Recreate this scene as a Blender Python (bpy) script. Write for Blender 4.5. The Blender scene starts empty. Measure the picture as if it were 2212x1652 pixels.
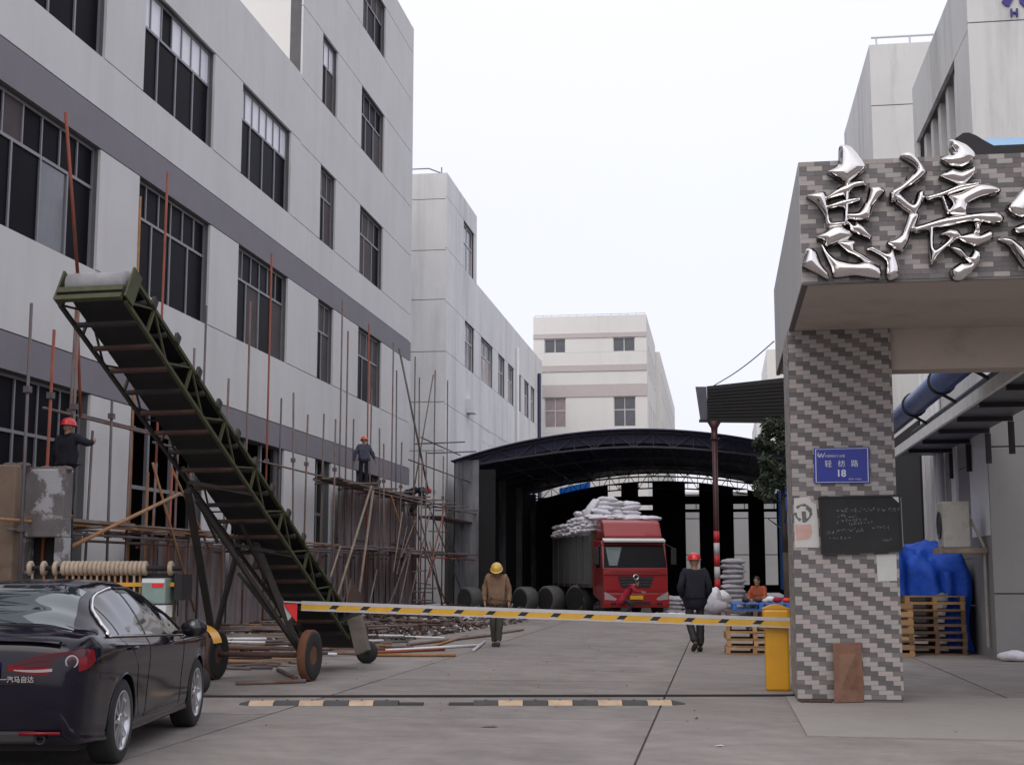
import bpy, bmesh, math, random, mathutils
from mathutils import Vector, Matrix, noise, geometry
random.seed(7)
R=math.radians; PI=math.pi
C=bpy.context.scene.collection
SC=bpy.context.scene
# ---------------------------------------------------------------- camera, sky, sun, exposure
FP=3000.; CX=1106.; CY=826.; PITCH=math.atan(414/3000.); AZ=math.atan(.148); HC=1.5
ca,sa=math.cos(AZ),math.sin(AZ)
cam=bpy.data.cameras.new('camera'); co=bpy.data.objects.new('camera',cam); C.objects.link(co)
co.location=(0,0,HC); co.rotation_euler=(PI/2+PITCH,0,0)
cam.sensor_width=36; cam.lens=36*FP/2212; cam.clip_start=.1; cam.clip_end=2000
SC.camera=co
w=bpy.data.worlds.new('World'); SC.world=w; w.use_nodes=True
nt=w.node_tree; nt.nodes.clear()
out=nt.nodes.new('ShaderNodeOutputWorld'); add=nt.nodes.new('ShaderNodeAddShader')
b1=nt.nodes.new('ShaderNodeBackground'); b2=nt.nodes.new('ShaderNodeBackground')
sky=nt.nodes.new('ShaderNodeTexSky'); sky.sky_type='NISHITA'; sky.sun_disc=False
sky.sun_elevation=R(48); sky.sun_rotation=R(200); sky.dust_density=3
nt.links.new(sky.outputs[0],b1.inputs[0]); b1.inputs[1].default_value=.05
tc=nt.nodes.new('ShaderNodeTexCoord'); sx=nt.nodes.new('ShaderNodeSeparateXYZ'); cr=nt.nodes.new('ShaderNodeValToRGB')
nt.links.new(tc.outputs['Generated'],sx.inputs[0]); 
nz=nt.nodes.new('ShaderNodeTexNoise'); nz.inputs['Scale'].default_value=1.6; nz.inputs['Detail'].default_value=4
mz=nt.nodes.new('ShaderNodeMath'); mz.operation='MULTIPLY_ADD'; mz.inputs[1].default_value=.10; mz.inputs[2].default_value=-.05
az=nt.nodes.new('ShaderNodeMath'); az.operation='ADD'
nt.links.new(tc.outputs['Generated'],nz.inputs['Vector']); nt.links.new(nz.outputs[0],mz.inputs[0])
nt.links.new(sx.outputs[2],az.inputs[0]); nt.links.new(mz.outputs[0],az.inputs[1]); nt.links.new(az.outputs[0],cr.inputs[0])
e=cr.color_ramp.elements; e[0].position=0; e[0].color=(.70,.665,.74,1); e[1].position=1; e[1].color=(.97,.95,.965,1)
x=e.new(.22); x.color=(.815,.78,.885,1); x=e.new(.42); x.color=(.92,.895,.95,1)
nt.links.new(cr.outputs[0],b2.inputs[0]); b2.inputs[1].default_value=.93
nt.links.new(b1.outputs[0],add.inputs[0]); nt.links.new(b2.outputs[0],add.inputs[1]); nt.links.new(add.outputs[0],out.inputs[0])
sl=bpy.data.lights.new('sun','SUN'); so=bpy.data.objects.new('sun',sl); C.objects.link(so)
sl.energy=.55; sl.angle=R(40); sl.color=(1,.97,.93); so.rotation_euler=(R(42),0,R(-20)); so.location=(0,0,60)
vs=SC.view_settings; vs.view_transform='Standard'; vs.look='None'; vs.exposure=.10; vs.gamma=1; vs.use_curve_mapping=False
# ---------------------------------------------------------------- frame helpers: street frame (u across, s along, z up)
def ray(px,py):
    a=(px-CX)/FP; v=(CY-py)/FP
    y=math.cos(PITCH)-v*math.sin(PITCH); z=math.sin(PITCH)+v*math.cos(PITCH)
    return Vector((a*ca-y*sa, a*sa+y*ca, z))
def atU(px,py,u): d=ray(px,py); t=u/d.x; return Vector((u,d.y*t,HC+d.z*t))
def atS(px,py,s): d=ray(px,py); t=s/d.y; return Vector((d.x*t,s,HC+d.z*t))
def gnd(px,py,z=0): d=ray(px,py); t=(z-HC)/d.z; return Vector((d.x*t,d.y*t,z))
def W(p): return Vector((p[0]*ca+p[1]*sa, -p[0]*sa+p[1]*ca, p[2] if len(p)>2 else 0))
# ---------------------------------------------------------------- materials
def mat(name,col,rough=.7,metal=0,var=.15,scale=3.,bump=.0,bscale=40.,stain=None,sscale=1.2,streak=False,coat=0,spec=.5,rnd=0,sfac=.6,sedge=(.5,.7),emit=None):
    m=bpy.data.materials.new(name); m.use_nodes=True; t=m.node_tree; N=t.nodes; L=t.links
    p=N['Principled BSDF']; p.inputs['Roughness'].default_value=rough; p.inputs['Metallic'].default_value=metal
    p.inputs['Specular IOR Level'].default_value=spec; p.inputs['Coat Weight'].default_value=coat; p.inputs['Coat Roughness'].default_value=.04
    co=N.new('ShaderNodeTexCoord'); mp=N.new('ShaderNodeMapping'); L.new(co.outputs['Object'],mp.inputs[0])
    n=N.new('ShaderNodeTexNoise'); n.inputs['Scale'].default_value=scale; n.inputs['Detail'].default_value=8; n.inputs['Roughness'].default_value=.65
    L.new(mp.outputs[0],n.inputs['Vector'])
    r=N.new('ShaderNodeMapRange'); r.inputs[1].default_value=.25; r.inputs[2].default_value=.75; r.inputs[3].default_value=1-var; r.inputs[4].default_value=1+var
    L.new(n.outputs[0],r.inputs[0])
    mx=N.new('ShaderNodeMix'); mx.data_type='RGBA'; mx.blend_type='MULTIPLY'; mx.inputs[0].default_value=1
    mx.inputs[6].default_value=(*col,1); L.new(r.outputs[0],mx.inputs[7]); last=mx.outputs[2]
    if stain:
        n2=N.new('ShaderNodeTexNoise'); n2.inputs['Scale'].default_value=sscale; n2.inputs['Detail'].default_value=6; n2.inputs['Roughness'].default_value=.7
        if streak:
            m2=N.new('ShaderNodeMapping'); m2.inputs['Scale'].default_value=(1,1,.12); L.new(co.outputs['Object'],m2.inputs[0]); L.new(m2.outputs[0],n2.inputs['Vector'])
        else: L.new(mp.outputs[0],n2.inputs['Vector'])
        r2=N.new('ShaderNodeMapRange'); r2.inputs[1].default_value=sedge[0]; r2.inputs[2].default_value=sedge[1]; r2.inputs[4].default_value=sfac
        L.new(n2.outputs[0],r2.inputs[0]); m3=N.new('ShaderNodeMix'); m3.data_type='RGBA'
        L.new(r2.outputs[0],m3.inputs[0]); L.new(last,m3.inputs[6]); m3.inputs[7].default_value=(*stain,1); last=m3.outputs[2]
    if rnd:
        oi=N.new('ShaderNodeObjectInfo'); r3=N.new('ShaderNodeMapRange'); r3.inputs[3].default_value=1-rnd; r3.inputs[4].default_value=1+rnd
        L.new(oi.outputs['Random'],r3.inputs[0]); m4=N.new('ShaderNodeMix'); m4.data_type='RGBA'; m4.blend_type='MULTIPLY'; m4.inputs[0].default_value=1
        L.new(last,m4.inputs[6]); L.new(r3.outputs[0],m4.inputs[7]); last=m4.outputs[2]
    L.new(last,p.inputs['Base Color'])
    if bump:
        nb=N.new('ShaderNodeTexNoise'); nb.inputs['Scale'].default_value=bscale; nb.inputs['Detail'].default_value=5; L.new(mp.outputs[0],nb.inputs['Vector'])
        bp=N.new('ShaderNodeBump'); bp.inputs['Strength'].default_value=bump; bp.inputs['Distance'].default_value=.02
        L.new(nb.outputs[0],bp.inputs['Height']); L.new(bp.outputs[0],p.inputs['Normal'])
    return m
M={}
M['ground']=mat('concrete ground',(.238,.213,.200),.9,var=.24,scale=1.5,bump=.35,bscale=60,stain=(.12,.103,.095),sscale=.7,sfac=.72,sedge=(.42,.72),rnd=.07)
M['gbase']=mat('dirt',(.10,.09,.08),.95,var=.25,bump=.3)
M['apron']=mat('pale concrete',(.27,.25,.235),.9,var=.1,scale=1.5,bump=.25,stain=(.2,.18,.17),sscale=.8)
M['wallA']=mat('grey render',(.60,.60,.595),.9,var=.055,scale=.5,bump=.12,bscale=80,stain=(.38,.37,.36),sscale=1.1,streak=True,sfac=.28,sedge=(.48,.80))
M['bandA']=mat('dark grey band paint',(.20,.19,.215),.85,var=.08,scale=1.)
M['joint']=mat('joint',(.12,.12,.12),.9)
M['wallB']=mat('pale render',(.70,.70,.69),.9,var=.09,scale=.4,bump=.1,stain=(.40,.40,.40),sscale=.7,streak=True,sfac=.7,sedge=(.48,.75))
M['wallC']=mat('cream render',(.70,.69,.655),.9,var=.04,scale=.4,stain=(.55,.53,.50),sscale=.7,streak=True,sfac=.35)
M['bandC']=mat('pinkish band',(.50,.45,.44),.9,var=.05)
M['wallE']=mat('right render',(.62,.62,.60),.9,var=.07,scale=.5,bump=.12,stain=(.30,.29,.28),sscale=.9,streak=True,sfac=.65,sedge=(.5,.72))
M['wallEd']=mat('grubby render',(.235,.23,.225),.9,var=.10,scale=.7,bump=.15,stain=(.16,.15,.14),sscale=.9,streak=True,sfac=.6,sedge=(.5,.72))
M['white']=mat('white paint',(.68,.68,.69),.6,var=.06,stain=(.45,.42,.4),sscale=2,sfac=.3)
M['frame']=mat('aluminium frame',(.24,.24,.26),.5,metal=.3,var=.08)
M['framew']=mat('pale window frame',(.60,.60,.60),.5,var=.05)
M['glass']=mat('dark glass',(.010,.010,.013),.35,var=.3,scale=.7,spec=.015)
M['glassb']=mat('greyish glass',(.10,.105,.12),.15,var=.35,scale=.9,spec=.5)
M['glassp']=mat('curtained glass',(.33,.27,.27),.2,var=.25,scale=1.5)
M['palepane']=mat('frosted pane',(.74,.74,.80),.35,var=.04)  # flat pale colour for upper panes
M['curtain']=mat('brown curtain',(.062,.050,.052),.8,var=.3,scale=2)
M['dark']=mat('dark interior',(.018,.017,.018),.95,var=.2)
M['navy']=mat('navy sheet steel',(.026,.028,.075),.6,var=.2,scale=2)
M['trusssteel']=mat('dark truss steel',(.042,.042,.055),.6,var=.2)
M['steel']=mat('grey truss steel',(.085,.085,.10),.55,metal=.3,var=.2)
M['shedwall']=mat('dirty shed panel',(.23,.23,.24),.85,var=.25,scale=.8,stain=(.04,.04,.05),sscale=1.0,streak=True,sfac=.8,sedge=(.42,.62))
M['translucent']=mat('pale wall',(.30,.30,.30),.9,var=.12,scale=.5,stain=(.30,.30,.30),sscale=.5)
M['blue']=mat('blue sheet',(.02,.12,.42),.5,var=.1)
M['skyblue']=mat('blue roof sheet',(.24,.42,.62),.45,var=.06,scale=2)
M['bluepipe']=mat('blue pipe paint',(.10,.15,.33),.4,var=.25,scale=4,stain=(.16,.19,.26),sscale=3,sfac=.5)
M['tarp']=mat('blue tarpaulin',(.016,.08,.47),.62,var=.3,scale=5,bump=1,bscale=7,spec=.25)
M['bluelit']=mat('translucent blue sheet',(.03,.20,.75),.5,var=.1); M['bluelit'].node_tree.nodes['Principled BSDF'].inputs['Transmission Weight'].default_value=.8; M['bluelit'].node_tree.nodes['Principled BSDF'].inputs['Roughness'].default_value=1; M['bluelit'].node_tree.nodes['Principled BSDF'].inputs['IOR'].default_value=1.02
M['rustpole']=mat('rusty tube',(.17,.085,.06),.75,var=.35,scale=2.2,stain=(.15,.14,.14),sscale=3,sfac=.9,sedge=(.42,.56))
M['redpole']=mat('red oxide tube',(.27,.065,.035),.7,var=.35,scale=2,stain=(.12,.08,.07),sscale=3,sfac=.7)
M['greypole']=mat('grey scaffold tube',(.12,.11,.115),.6,metal=.3,var=.3,scale=2,stain=(.2,.09,.06),sscale=3,sfac=.7)
M['ochre']=mat('ochre bamboo',(.30,.15,.065),.7,var=.3,scale=5)
M['plank']=mat('old plank',(.22,.17,.13),.85,var=.35,scale=3)
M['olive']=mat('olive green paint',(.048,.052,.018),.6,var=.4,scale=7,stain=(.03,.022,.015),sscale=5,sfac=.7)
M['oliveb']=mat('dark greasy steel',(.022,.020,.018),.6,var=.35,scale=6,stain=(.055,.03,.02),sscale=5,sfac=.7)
M['guard']=mat('dusty guard sheet',(.13,.115,.10),.8,var=.3,scale=5,stain=(.06,.035,.025),sscale=4)
M['rustdark']=mat('dark rust',(.075,.04,.03),.8,var=.4,scale=6)
M['rust']=mat('rust plate',(.185,.095,.062),.85,var=.4,scale=5,stain=(.10,.075,.06),sscale=2.5,sfac=.8)
M['rustor']=mat('orange rust wheel',(.15,.06,.028),.85,var=.35,scale=5,stain=(.10,.05,.03),sscale=4,sfac=.7)
M['belt']=mat('rubber belt',(.012,.012,.012),.75,var=.3)
M['beltlit']=mat('dusty belt',(.26,.26,.27),.8,var=.2,scale=8)  # same belt with its lit tone painted into the colour
M['rubber']=mat('tyre rubber',(.018,.018,.018),.8,var=.2)
M['rim']=mat('silver rim',(.55,.56,.58),.28,metal=.9,var=.05)
M['paint']=mat('black car paint',(.006,.005,.012),.10,var=.05,spec=.34)
M['rearglass']=mat('rear glass',(.03,.045,.055),.03,metal=.22,var=.1,spec=1,coat=1)
M['carglass']=mat('car glass',(.008,.010,.012),.03,var=.1,spec=.8)
M['truckglass']=mat('truck glass',(.006,.006,.008),.2,var=.3,spec=.12)
M['plastic']=mat('black plastic',(.015,.015,.016),.5,var=.1)
M['chromeside']=mat('dark metal returns',(.045,.042,.042),.25,metal=.9,var=.1)  # chrome letter sides; dark reflections are put into the colour
M['chrome']=mat('chrome',(.74,.715,.70),.08,metal=1,var=.03,bump=.12,bscale=9)
M['taillight']=mat('red lamp',(.17,.003,.008),.22,var=.1,spec=.35)
M['clearlamp']=mat('clear lamp',(.32,.28,.29),.12,var=.15,coat=1)
M['lampdark']=mat('smoked lamp',(.06,.018,.024),.2,var=.1,spec=.4)
M['truckred']=mat('truck red paint',(.27,.010,.013),.35,var=.12,scale=2,coat=.5,stain=(.2,.02,.02),sscale=2,sfac=.5)
M['truckgrey']=mat('grey truck side sheet',(.09,.09,.088),.8,var=.2,scale=1.5,stain=(.06,.06,.06),sscale=.9,sfac=.6)
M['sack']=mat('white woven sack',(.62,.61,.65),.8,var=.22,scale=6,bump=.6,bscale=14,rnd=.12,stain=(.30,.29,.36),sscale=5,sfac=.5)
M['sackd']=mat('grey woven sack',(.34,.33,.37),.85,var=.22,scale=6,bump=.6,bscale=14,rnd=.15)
M['drum']=mat('dusty black drum',(.045,.045,.045),.7,var=.35,scale=3)
M['drumside']=mat('grey drum side',(.085,.085,.083),.7,var=.35,scale=3)
M['yellow']=mat('yellow enamel',(.64,.31,.008),.38,var=.10,scale=3,stain=(.18,.10,.03),sscale=6,sfac=.8,sedge=(.66,.74),coat=.2)
M['boomy']=mat('boom yellow',(.60,.34,.03),.5,var=.12,scale=6)
M['boomw']=mat('boom white',(.46,.45,.46),.5,var=.1,scale=6)
M['black']=mat('black',(.014,.013,.014),.7,var=.2)
M['tblack']=mat('faded black rubber',(.055,.055,.055),.85,var=.25,scale=9)
M['cream']=mat('faded cream rubber',(.46,.34,.23),.85,var=.2,scale=9,stain=(.28,.23,.19),sscale=7,sfac=.6)
M['red']=mat('red paint',(.42,.015,.02),.5,var=.15)
M['redfl']=mat('red pennant',(.70,.03,.03),.7,var=.1)
M['redpost']=mat('dark red post',(.045,.008,.010),.5,var=.2)
M['helmr']=mat('red helmet',(.55,.012,.018),.35,var=.05,coat=.3)
M['helmo']=mat('orange helmet',(.62,.10,.02),.35,var=.05,coat=.3)
M['helmy']=mat('yellow helmet',(.60,.38,.07),.4,var=.12,coat=.3)
M['skin']=mat('skin',(.30,.17,.11),.6,var=.08)
M['hair']=mat('hair',(.012,.01,.01),.6)
M['navycloth']=mat('navy cloth',(.009,.009,.017),.9,var=.25,scale=5,bump=.4,bscale=12)
M['bluecloth']=mat('grey blue jacket',(.065,.07,.10),.9,var=.25,scale=5,bump=.4,bscale=12)
M['khaki']=mat('khaki brown jacket',(.20,.125,.075),.9,var=.25,scale=5,bump=.5,bscale=12,stain=(.13,.07,.05),sscale=4)
M['trous']=mat('dark olive trousers',(.05,.045,.04),.9,var=.2,scale=5)
M['shoe']=mat('shoe',(.03,.027,.026),.7)
M['orangecloth']=mat('orange cloth',(.32,.075,.035),.9,var=.2)
M['maroon']=mat('crimson cloth',(.30,.01,.03),.9,var=.2)
M['pallet']=mat('pallet wood',(.36,.21,.095),.8,var=.3,scale=6,rnd=.25)
M['palletd']=mat('weathered pallet wood',(.15,.09,.055),.85,var=.35,scale=6,rnd=.3)
M['tin']=mat('corrugated tin',(.22,.20,.205),.7,metal=.15,var=.3,scale=1.6,stain=(.11,.055,.045),sscale=1.3,streak=True,sfac=.9,sedge=(.42,.62),rnd=.22)
M['wallbrown']=mat('brown stained wall',(.20,.145,.105),.9,var=.25,scale=1.3,bump=.3,stain=(.09,.06,.045),sscale=1.6,sfac=.7)
M['wallpeel']=mat('peeling wall',(.15,.135,.135),.9,var=.3,scale=2.2,bump=.4,stain=(.42,.42,.44),sscale=1.5,sfac=.9,sedge=(.52,.57))
M['roller']=mat('cream roller',(.40,.32,.24),.55,var=.15,scale=6,stain=(.2,.13,.08),sscale=7,sfac=.5)
M['filmg']=mat('film',(.12,.15,.16),.5,var=.2,scale=4)
M['panelg']=mat('green grey panel',(.22,.30,.27),.5,var=.15,scale=4)
M['board']=mat('chalkboard',(.012,.012,.013),.75,var=.5,scale=2.5)
M['chalk']=mat('chalk',(.22,.22,.23),.9,var=.4,scale=30)
M['paper']=mat('paper',(.50,.50,.48),.8,var=.08,scale=9)
M['paperred']=mat('faded red print',(.50,.32,.28),.8,var=.15,scale=9)
M['ink']=mat('faded ink',(.12,.12,.11),.8,var=.2,scale=20)
M['signblue']=mat('sign blue',(.004,.016,.24),.35,var=.05)
M['signwhite']=mat('sign white',(.55,.57,.62),.4,var=.05)
M['purple']=mat('logo purple',(.035,.025,.20),.5,var=.05)
M['soffit']=mat('soffit render',(.44,.38,.33),.9,var=.05,scale=1.5,bump=.1,stain=(.18,.15,.13),sscale=.8,sfac=.4)
M['portal']=mat('portal side render',(.43,.43,.42),.9,var=.06,scale=1)
M['tiled']=mat('dark mosaic tile',(.125,.115,.113),.5,var=.15,scale=5,rnd=.2)
M['tilep']=mat('mauve mosaic tile',(.135,.120,.119),.5,var=.08,scale=5,rnd=.16)
M['tilel']=mat('pale mosaic tile',(.335,.315,.30),.5,var=.08,scale=5,rnd=.13)
M['tilepk']=mat('pinkish mosaic tile',(.31,.275,.26),.5,var=.08,scale=5,rnd=.12)
M['grout']=mat('grout',(.13,.12,.115),.9,var=.1)
M['acgrey']=mat('air conditioner casing',(.33,.32,.29),.5,var=.12,scale=2,stain=(.2,.18,.15),sscale=3)
M['duct']=mat('duct',(.14,.15,.165),.5,metal=.3,var=.25,scale=2)
M['awnedge']=mat('awning edge',(.72,.72,.70),.6,var=.15,scale=4)
M['soot']=mat('soot stain',(.10,.095,.09),.9,var=.3)
M['leaf']=mat('dark leaves',(.030,.045,.026),.7,var=.5,scale=2.5,rnd=.1)
M['bark']=mat('bark',(.06,.045,.035),.9,var=.3,bump=.4)
M['rubble']=mat('rubble',(.13,.105,.095),.9,var=.4,scale=4,bump=.3)
M['rubblew']=mat('pale scraps',(.42,.41,.41),.85,var=.3,scale=5)
M['plate']=mat('number plate',(.55,.36,.02),.5)
# ---------------------------------------------------------------- mesh helpers
class MB:
    def __init__(s): s.v=[]; s.f=[]
    def add(s,vs,fs):
        o=len(s.v); s.v+=[tuple(v) for v in vs]; s.f+=[tuple(i+o for i in f) for f in fs]; return s
    def box(s,x0,x1,y0,y1,z0,z1):
        return s.add([(x0,y0,z0),(x1,y0,z0),(x1,y1,z0),(x0,y1,z0),(x0,y0,z1),(x1,y0,z1),(x1,y1,z1),(x0,y1,z1)],
            [(0,3,2,1),(4,5,6,7),(0,1,5,4),(1,2,6,5),(2,3,7,6),(3,0,4,7)])
    def obox(s,c,a,b,d):   # centre + 3 half vectors
        c,a,b,d=map(Vector,(c,a,b,d)); vs=[c+i*a+j*b+k*d for k in(-1,1) for (i,j) in((-1,-1),(1,-1),(1,1),(-1,1))]
        return s.add(vs,[(0,3,2,1),(4,5,6,7),(0,1,5,4),(1,2,6,5),(2,3,7,6),(3,0,4,7)])
    def bar(s,p,q,wd,h=None,up=(0,0,1)):
        p,q=Vector(p),Vector(q); h=h or wd; d=(q-p); L=d.length; d.normalize(); up=Vector(up)
        if abs(d.dot(up))>.98: up=Vector((0,1,0))
        a=d.cross(up).normalized(); b=a.cross(d)
        return s.obox((p+q)/2,d*L/2,a*wd/2,b*h/2)
    def tube(s,p,q,r,n=8,r2=None,caps=True):
        p,q=Vector(p),Vector(q); d=(q-p).normalized(); up=Vector((0,0,1)) if abs(d.z)<.95 else Vector((0,1,0))
        a=d.cross(up).normalized(); b=a.cross(d); r2=r if r2 is None else r2; vs=[]
        for (c,rr) in((p,r),(q,r2)):
            for i in range(n): t=2*PI*i/n; vs.append(c+a*math.cos(t)*rr+b*math.sin(t)*rr)
        fs=[(i,(i+1)%n,n+(i+1)%n,n+i) for i in range(n)]
        if caps: fs+=[tuple(range(n))[::-1],tuple(range(n,2*n))]
        return s.add(vs,fs)
    def path(s,pts,r,n=6):
        for a,b in zip(pts,pts[1:]): s.tube(a,b,r,n)
        return s
    def lathe(s,c,axis,prof,n=24,caps=True):   # prof: (along axis, radius)
        c=Vector(c); d=Vector(axis).normalized(); up=Vector((0,0,1)) if abs(d.z)<.9 else Vector((0,1,0))
        a=d.cross(up).normalized(); b=a.cross(d); vs=[]; m=len(prof)
        for (t,r) in prof:
            for i in range(n): g=2*PI*i/n; vs.append(c+d*t+a*math.cos(g)*r+b*math.sin(g)*r)
        fs=[]
        for k in range(m-1):
            for i in range(n): fs.append((k*n+i,k*n+(i+1)%n,(k+1)*n+(i+1)%n,(k+1)*n+i))
        if caps: fs+=[tuple(range(n))[::-1],tuple(range((m-1)*n,m*n))]
        return s.add(vs,fs)
    def sweep(s,pts,r,n=8):
        P=[Vector(p) for p in pts]; vs=[]; ref=None
        for i,p in enumerate(P):
            d=(P[min(i+1,len(P)-1)]-P[max(i-1,0)]).normalized()
            a=d.cross(Vector((0,0,1)) if ref is None and abs(d.z)<.9 else (Vector((0,1,0)) if ref is None else ref)); a.normalize()
            if ref is None: ref=d.cross(a)
            a=ref.cross(d).normalized(); ref=d.cross(a).normalized(); b=ref
            for k in range(n): g=2*PI*k/n; vs.append(p+a*math.cos(g)*r+b*math.sin(g)*r)
        return s.add(vs,[(i*n+k,i*n+(k+1)%n,(i+1)*n+(k+1)%n,(i+1)*n+k) for i in range(len(P)-1) for k in range(n)]+[tuple(range(n))[::-1],tuple(range((len(P)-1)*n,len(P)*n))])
    def prism(s,poly,ext):  # poly: list of 3d pts, ext vector
        n=len(poly); e=Vector(ext); vs=[Vector(p) for p in poly]+[Vector(p)+e for p in poly]
        return s.add(vs,[tuple(range(n))[::-1],tuple(range(n,2*n))]+[(i,(i+1)%n,n+(i+1)%n,n+i) for i in range(n)])
    def grid(s,fn,nu,nv):
        vs=[fn(i/nu,j/nv) for i in range(nu+1) for j in range(nv+1)]
        return s.add(vs,[(i*(nv+1)+j,(i+1)*(nv+1)+j,(i+1)*(nv+1)+j+1,i*(nv+1)+j+1) for i in range(nu) for j in range(nv)])
    def ball(s,c,r,n=10,sc=(1,1,1),rot=None):
        c=Vector(c); vs=[]; m=max(4,n//2+1); rot=rot or Matrix.Identity(3)
        for j in range(1,m):
            t=PI*j/m
            for i in range(n): g=2*PI*i/n; vs.append(c+rot@Vector((r*sc[0]*math.sin(t)*math.cos(g),r*sc[1]*math.sin(t)*math.sin(g),r*sc[2]*math.cos(t))))
        k=len(vs); vs+=[c+rot@Vector((0,0,r*sc[2])),c-rot@Vector((0,0,r*sc[2]))]
        fs=[((j)*n+i,(j+1)*n+i,(j+1)*n+(i+1)%n,j*n+(i+1)%n) for j in range(m-2) for i in range(n)]
        fs+=[(k,i,(i+1)%n) for i in range(n)]+[(k+1,(m-2)*n+(i+1)%n,(m-2)*n+i) for i in range(n)]
        return s.add(vs,fs)
ORG={}
def mesh(name,mb,m,smooth=False,org=(0,0,0),recalc=True):
    me=bpy.data.meshes.new(name); o=Vector(org)
    me.from_pydata([Vector(v)-o for v in mb.v],[],mb.f)
    if recalc:
        b=bmesh.new(); b.from_mesh(me); bmesh.ops.recalc_face_normals(b,faces=b.faces); b.to_mesh(me); b.free()
    if smooth: me.shade_smooth() if hasattr(me,'shade_smooth') else None
    me.materials.append(M[m] if isinstance(m,str) else m); return me
def tag(o,label=None,cat=None,group=None,kind=None):
    if label: o['label']=label
    if cat: o['category']=cat
    if group: o['group']=group
    if kind: o['kind']=kind
    return o
def thing(name,org,label,cat,group=None,yaw=None,world=None,kind=None):
    """Empty at the thing's base. org in street frame; children are given in street frame coordinates and stored relative to org"""
    o=bpy.data.objects.new(name,None); C.objects.link(o); o.empty_display_size=.2
    if world is not None: o.location=world; o.rotation_euler=(0,0,yaw or 0); ORG[o.name]=Vector((0,0,0))
    else: o.location=W(org); o.rotation_euler=(0,0,-AZ+(yaw or 0)); ORG[o.name]=Vector(org)
    return tag(o,label,cat,group,kind)
def part(name,mb,m,parent,smooth=False,bevel=0,label=None,kind=None):
    root=parent
    while root.parent: root=root.parent
    o=bpy.data.objects.new(name,mesh(name,mb,m,smooth,ORG[root.name])); C.objects.link(o); o.parent=parent
    if bevel:
        b=o.modifiers.new('b','BEVEL'); b.width=bevel; b.segments=2; b.limit_method='ANGLE'
    if label: o['label']=label
    if kind: o['kind']=kind
    return o
def solo(name,mb,m,org,label=None,cat=None,group=None,kind=None,smooth=False,bevel=0,local=False,yaw=0):
    """top-level single mesh; local=True: geometry already relative to org"""
    o=bpy.data.objects.new(name,mesh(name,mb,m,smooth,(0,0,0) if local else org)); C.objects.link(o)
    o.location=W(org); o.rotation_euler=(0,0,-AZ+yaw)
    if bevel:
        b=o.modifiers.new('b','BEVEL'); b.width=bevel; b.segments=2; b.limit_method='ANGLE'
    return tag(o,label,cat,group,kind)
def inst(name,me,parent,loc=(0,0,0),rz=0,org=True):
    """child sharing mesh data; loc in street frame when org"""
    root=parent
    while root.parent: root=root.parent
    o=bpy.data.objects.new(name,me); C.objects.link(o); o.parent=parent
    o.location=Vector(loc)-(ORG[root.name] if org else Vector((0,0,0))); o.rotation_euler=(0,0,rz); return o
def copy_tree(o,parent=None):
    c=o.copy(); C.objects.link(c)
    if parent: c.parent=parent
    for ch in list(o.children): copy_tree(ch,c)
    return c
# ---------------------------------------------------------------- windows
WC={}
def window(parent,face,a0,a1,z0,z1,pos,cols,ztr=None,ucols=None,fm='frame',gm='glass',um=None,depth=.12,seed=0):
    """face '+u','-u','-s'; a0..a1 along wall; pos = wall plane. local: x along, -y outward"""
    wd=a1-a0; h=z1-z0; key=(round(wd,2),round(h,2),cols,ztr,ucols,fm)
    fw=.055
    if key not in WC:
        mb=MB(); mb.box(0,wd,0,.07,0,fw); mb.box(0,wd,0,.07,h-fw,h); mb.box(0,fw,0,.07,fw,h-fw); mb.box(wd-fw,wd,0,.07,fw,h-fw)
        zt=h-fw if ztr is None else ztr*h
        for i in range(1,cols): x=wd*i/cols; mb.box(x-.03,x+.03,.002,.068,fw,zt)
        if ztr is not None:
            mb.box(fw,wd-fw,.001,.069,zt,zt+.06)
            for i in range(1,ucols): x=wd*i/ucols; mb.box(x-.022,x+.022,.004,.066,zt+.06,h-fw)
        panes=[]
        for i in range(cols): panes.append((wd*i/cols+.02,wd*(i+1)/cols-.02,.03,zt+.01,0))
        if ztr is not None:
            for i in range(ucols): panes.append((wd*i/ucols+.015,wd*(i+1)/ucols-.015,zt+.05,h-.03,1))
        WC[key]=(mesh('window',mb,fm),panes)
    fme,panes=WC[key]
    if face=='+u': loc=(pos-depth,a0,z0); rz=PI/2
    elif face=='-u': loc=(pos+depth,a1,z0); rz=-PI/2
    else: loc=(a0,pos+depth,z0); rz=0
    f=inst('window',fme,parent,loc,rz)
    rr=random.Random(seed+int(a0*100)+int(z0*10))
    for (x0,x1,p0,p1,up) in panes:
        g=(um or gm) if up else gm
        if callable(g): g=g(rr)
        k=('pane',round(x1-x0,2),round(p1-p0,2),g)
        if k not in WC: WC[k]=mesh('pane',MB().box(0,x1-x0,0,.012,0,p1-p0),g)
        o=bpy.data.objects.new('pane',WC[k]); C.objects.link(o); o.parent=f; o.location=(x0,.034,p0)
        o.rotation_euler=(0,0,rr.uniform(-.004,.004))
    return f
def pier_row(mb,pos,thick,lo,hi,z0,z1,holes,sgn=-1):
    """solid stretches between holes along s on plane u=pos"""
    a=lo
    for (h0,h1) in holes+[(hi,hi)]:
        if h0>a: mb.append((a,h0,z0,z1))
        a=h1
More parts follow.
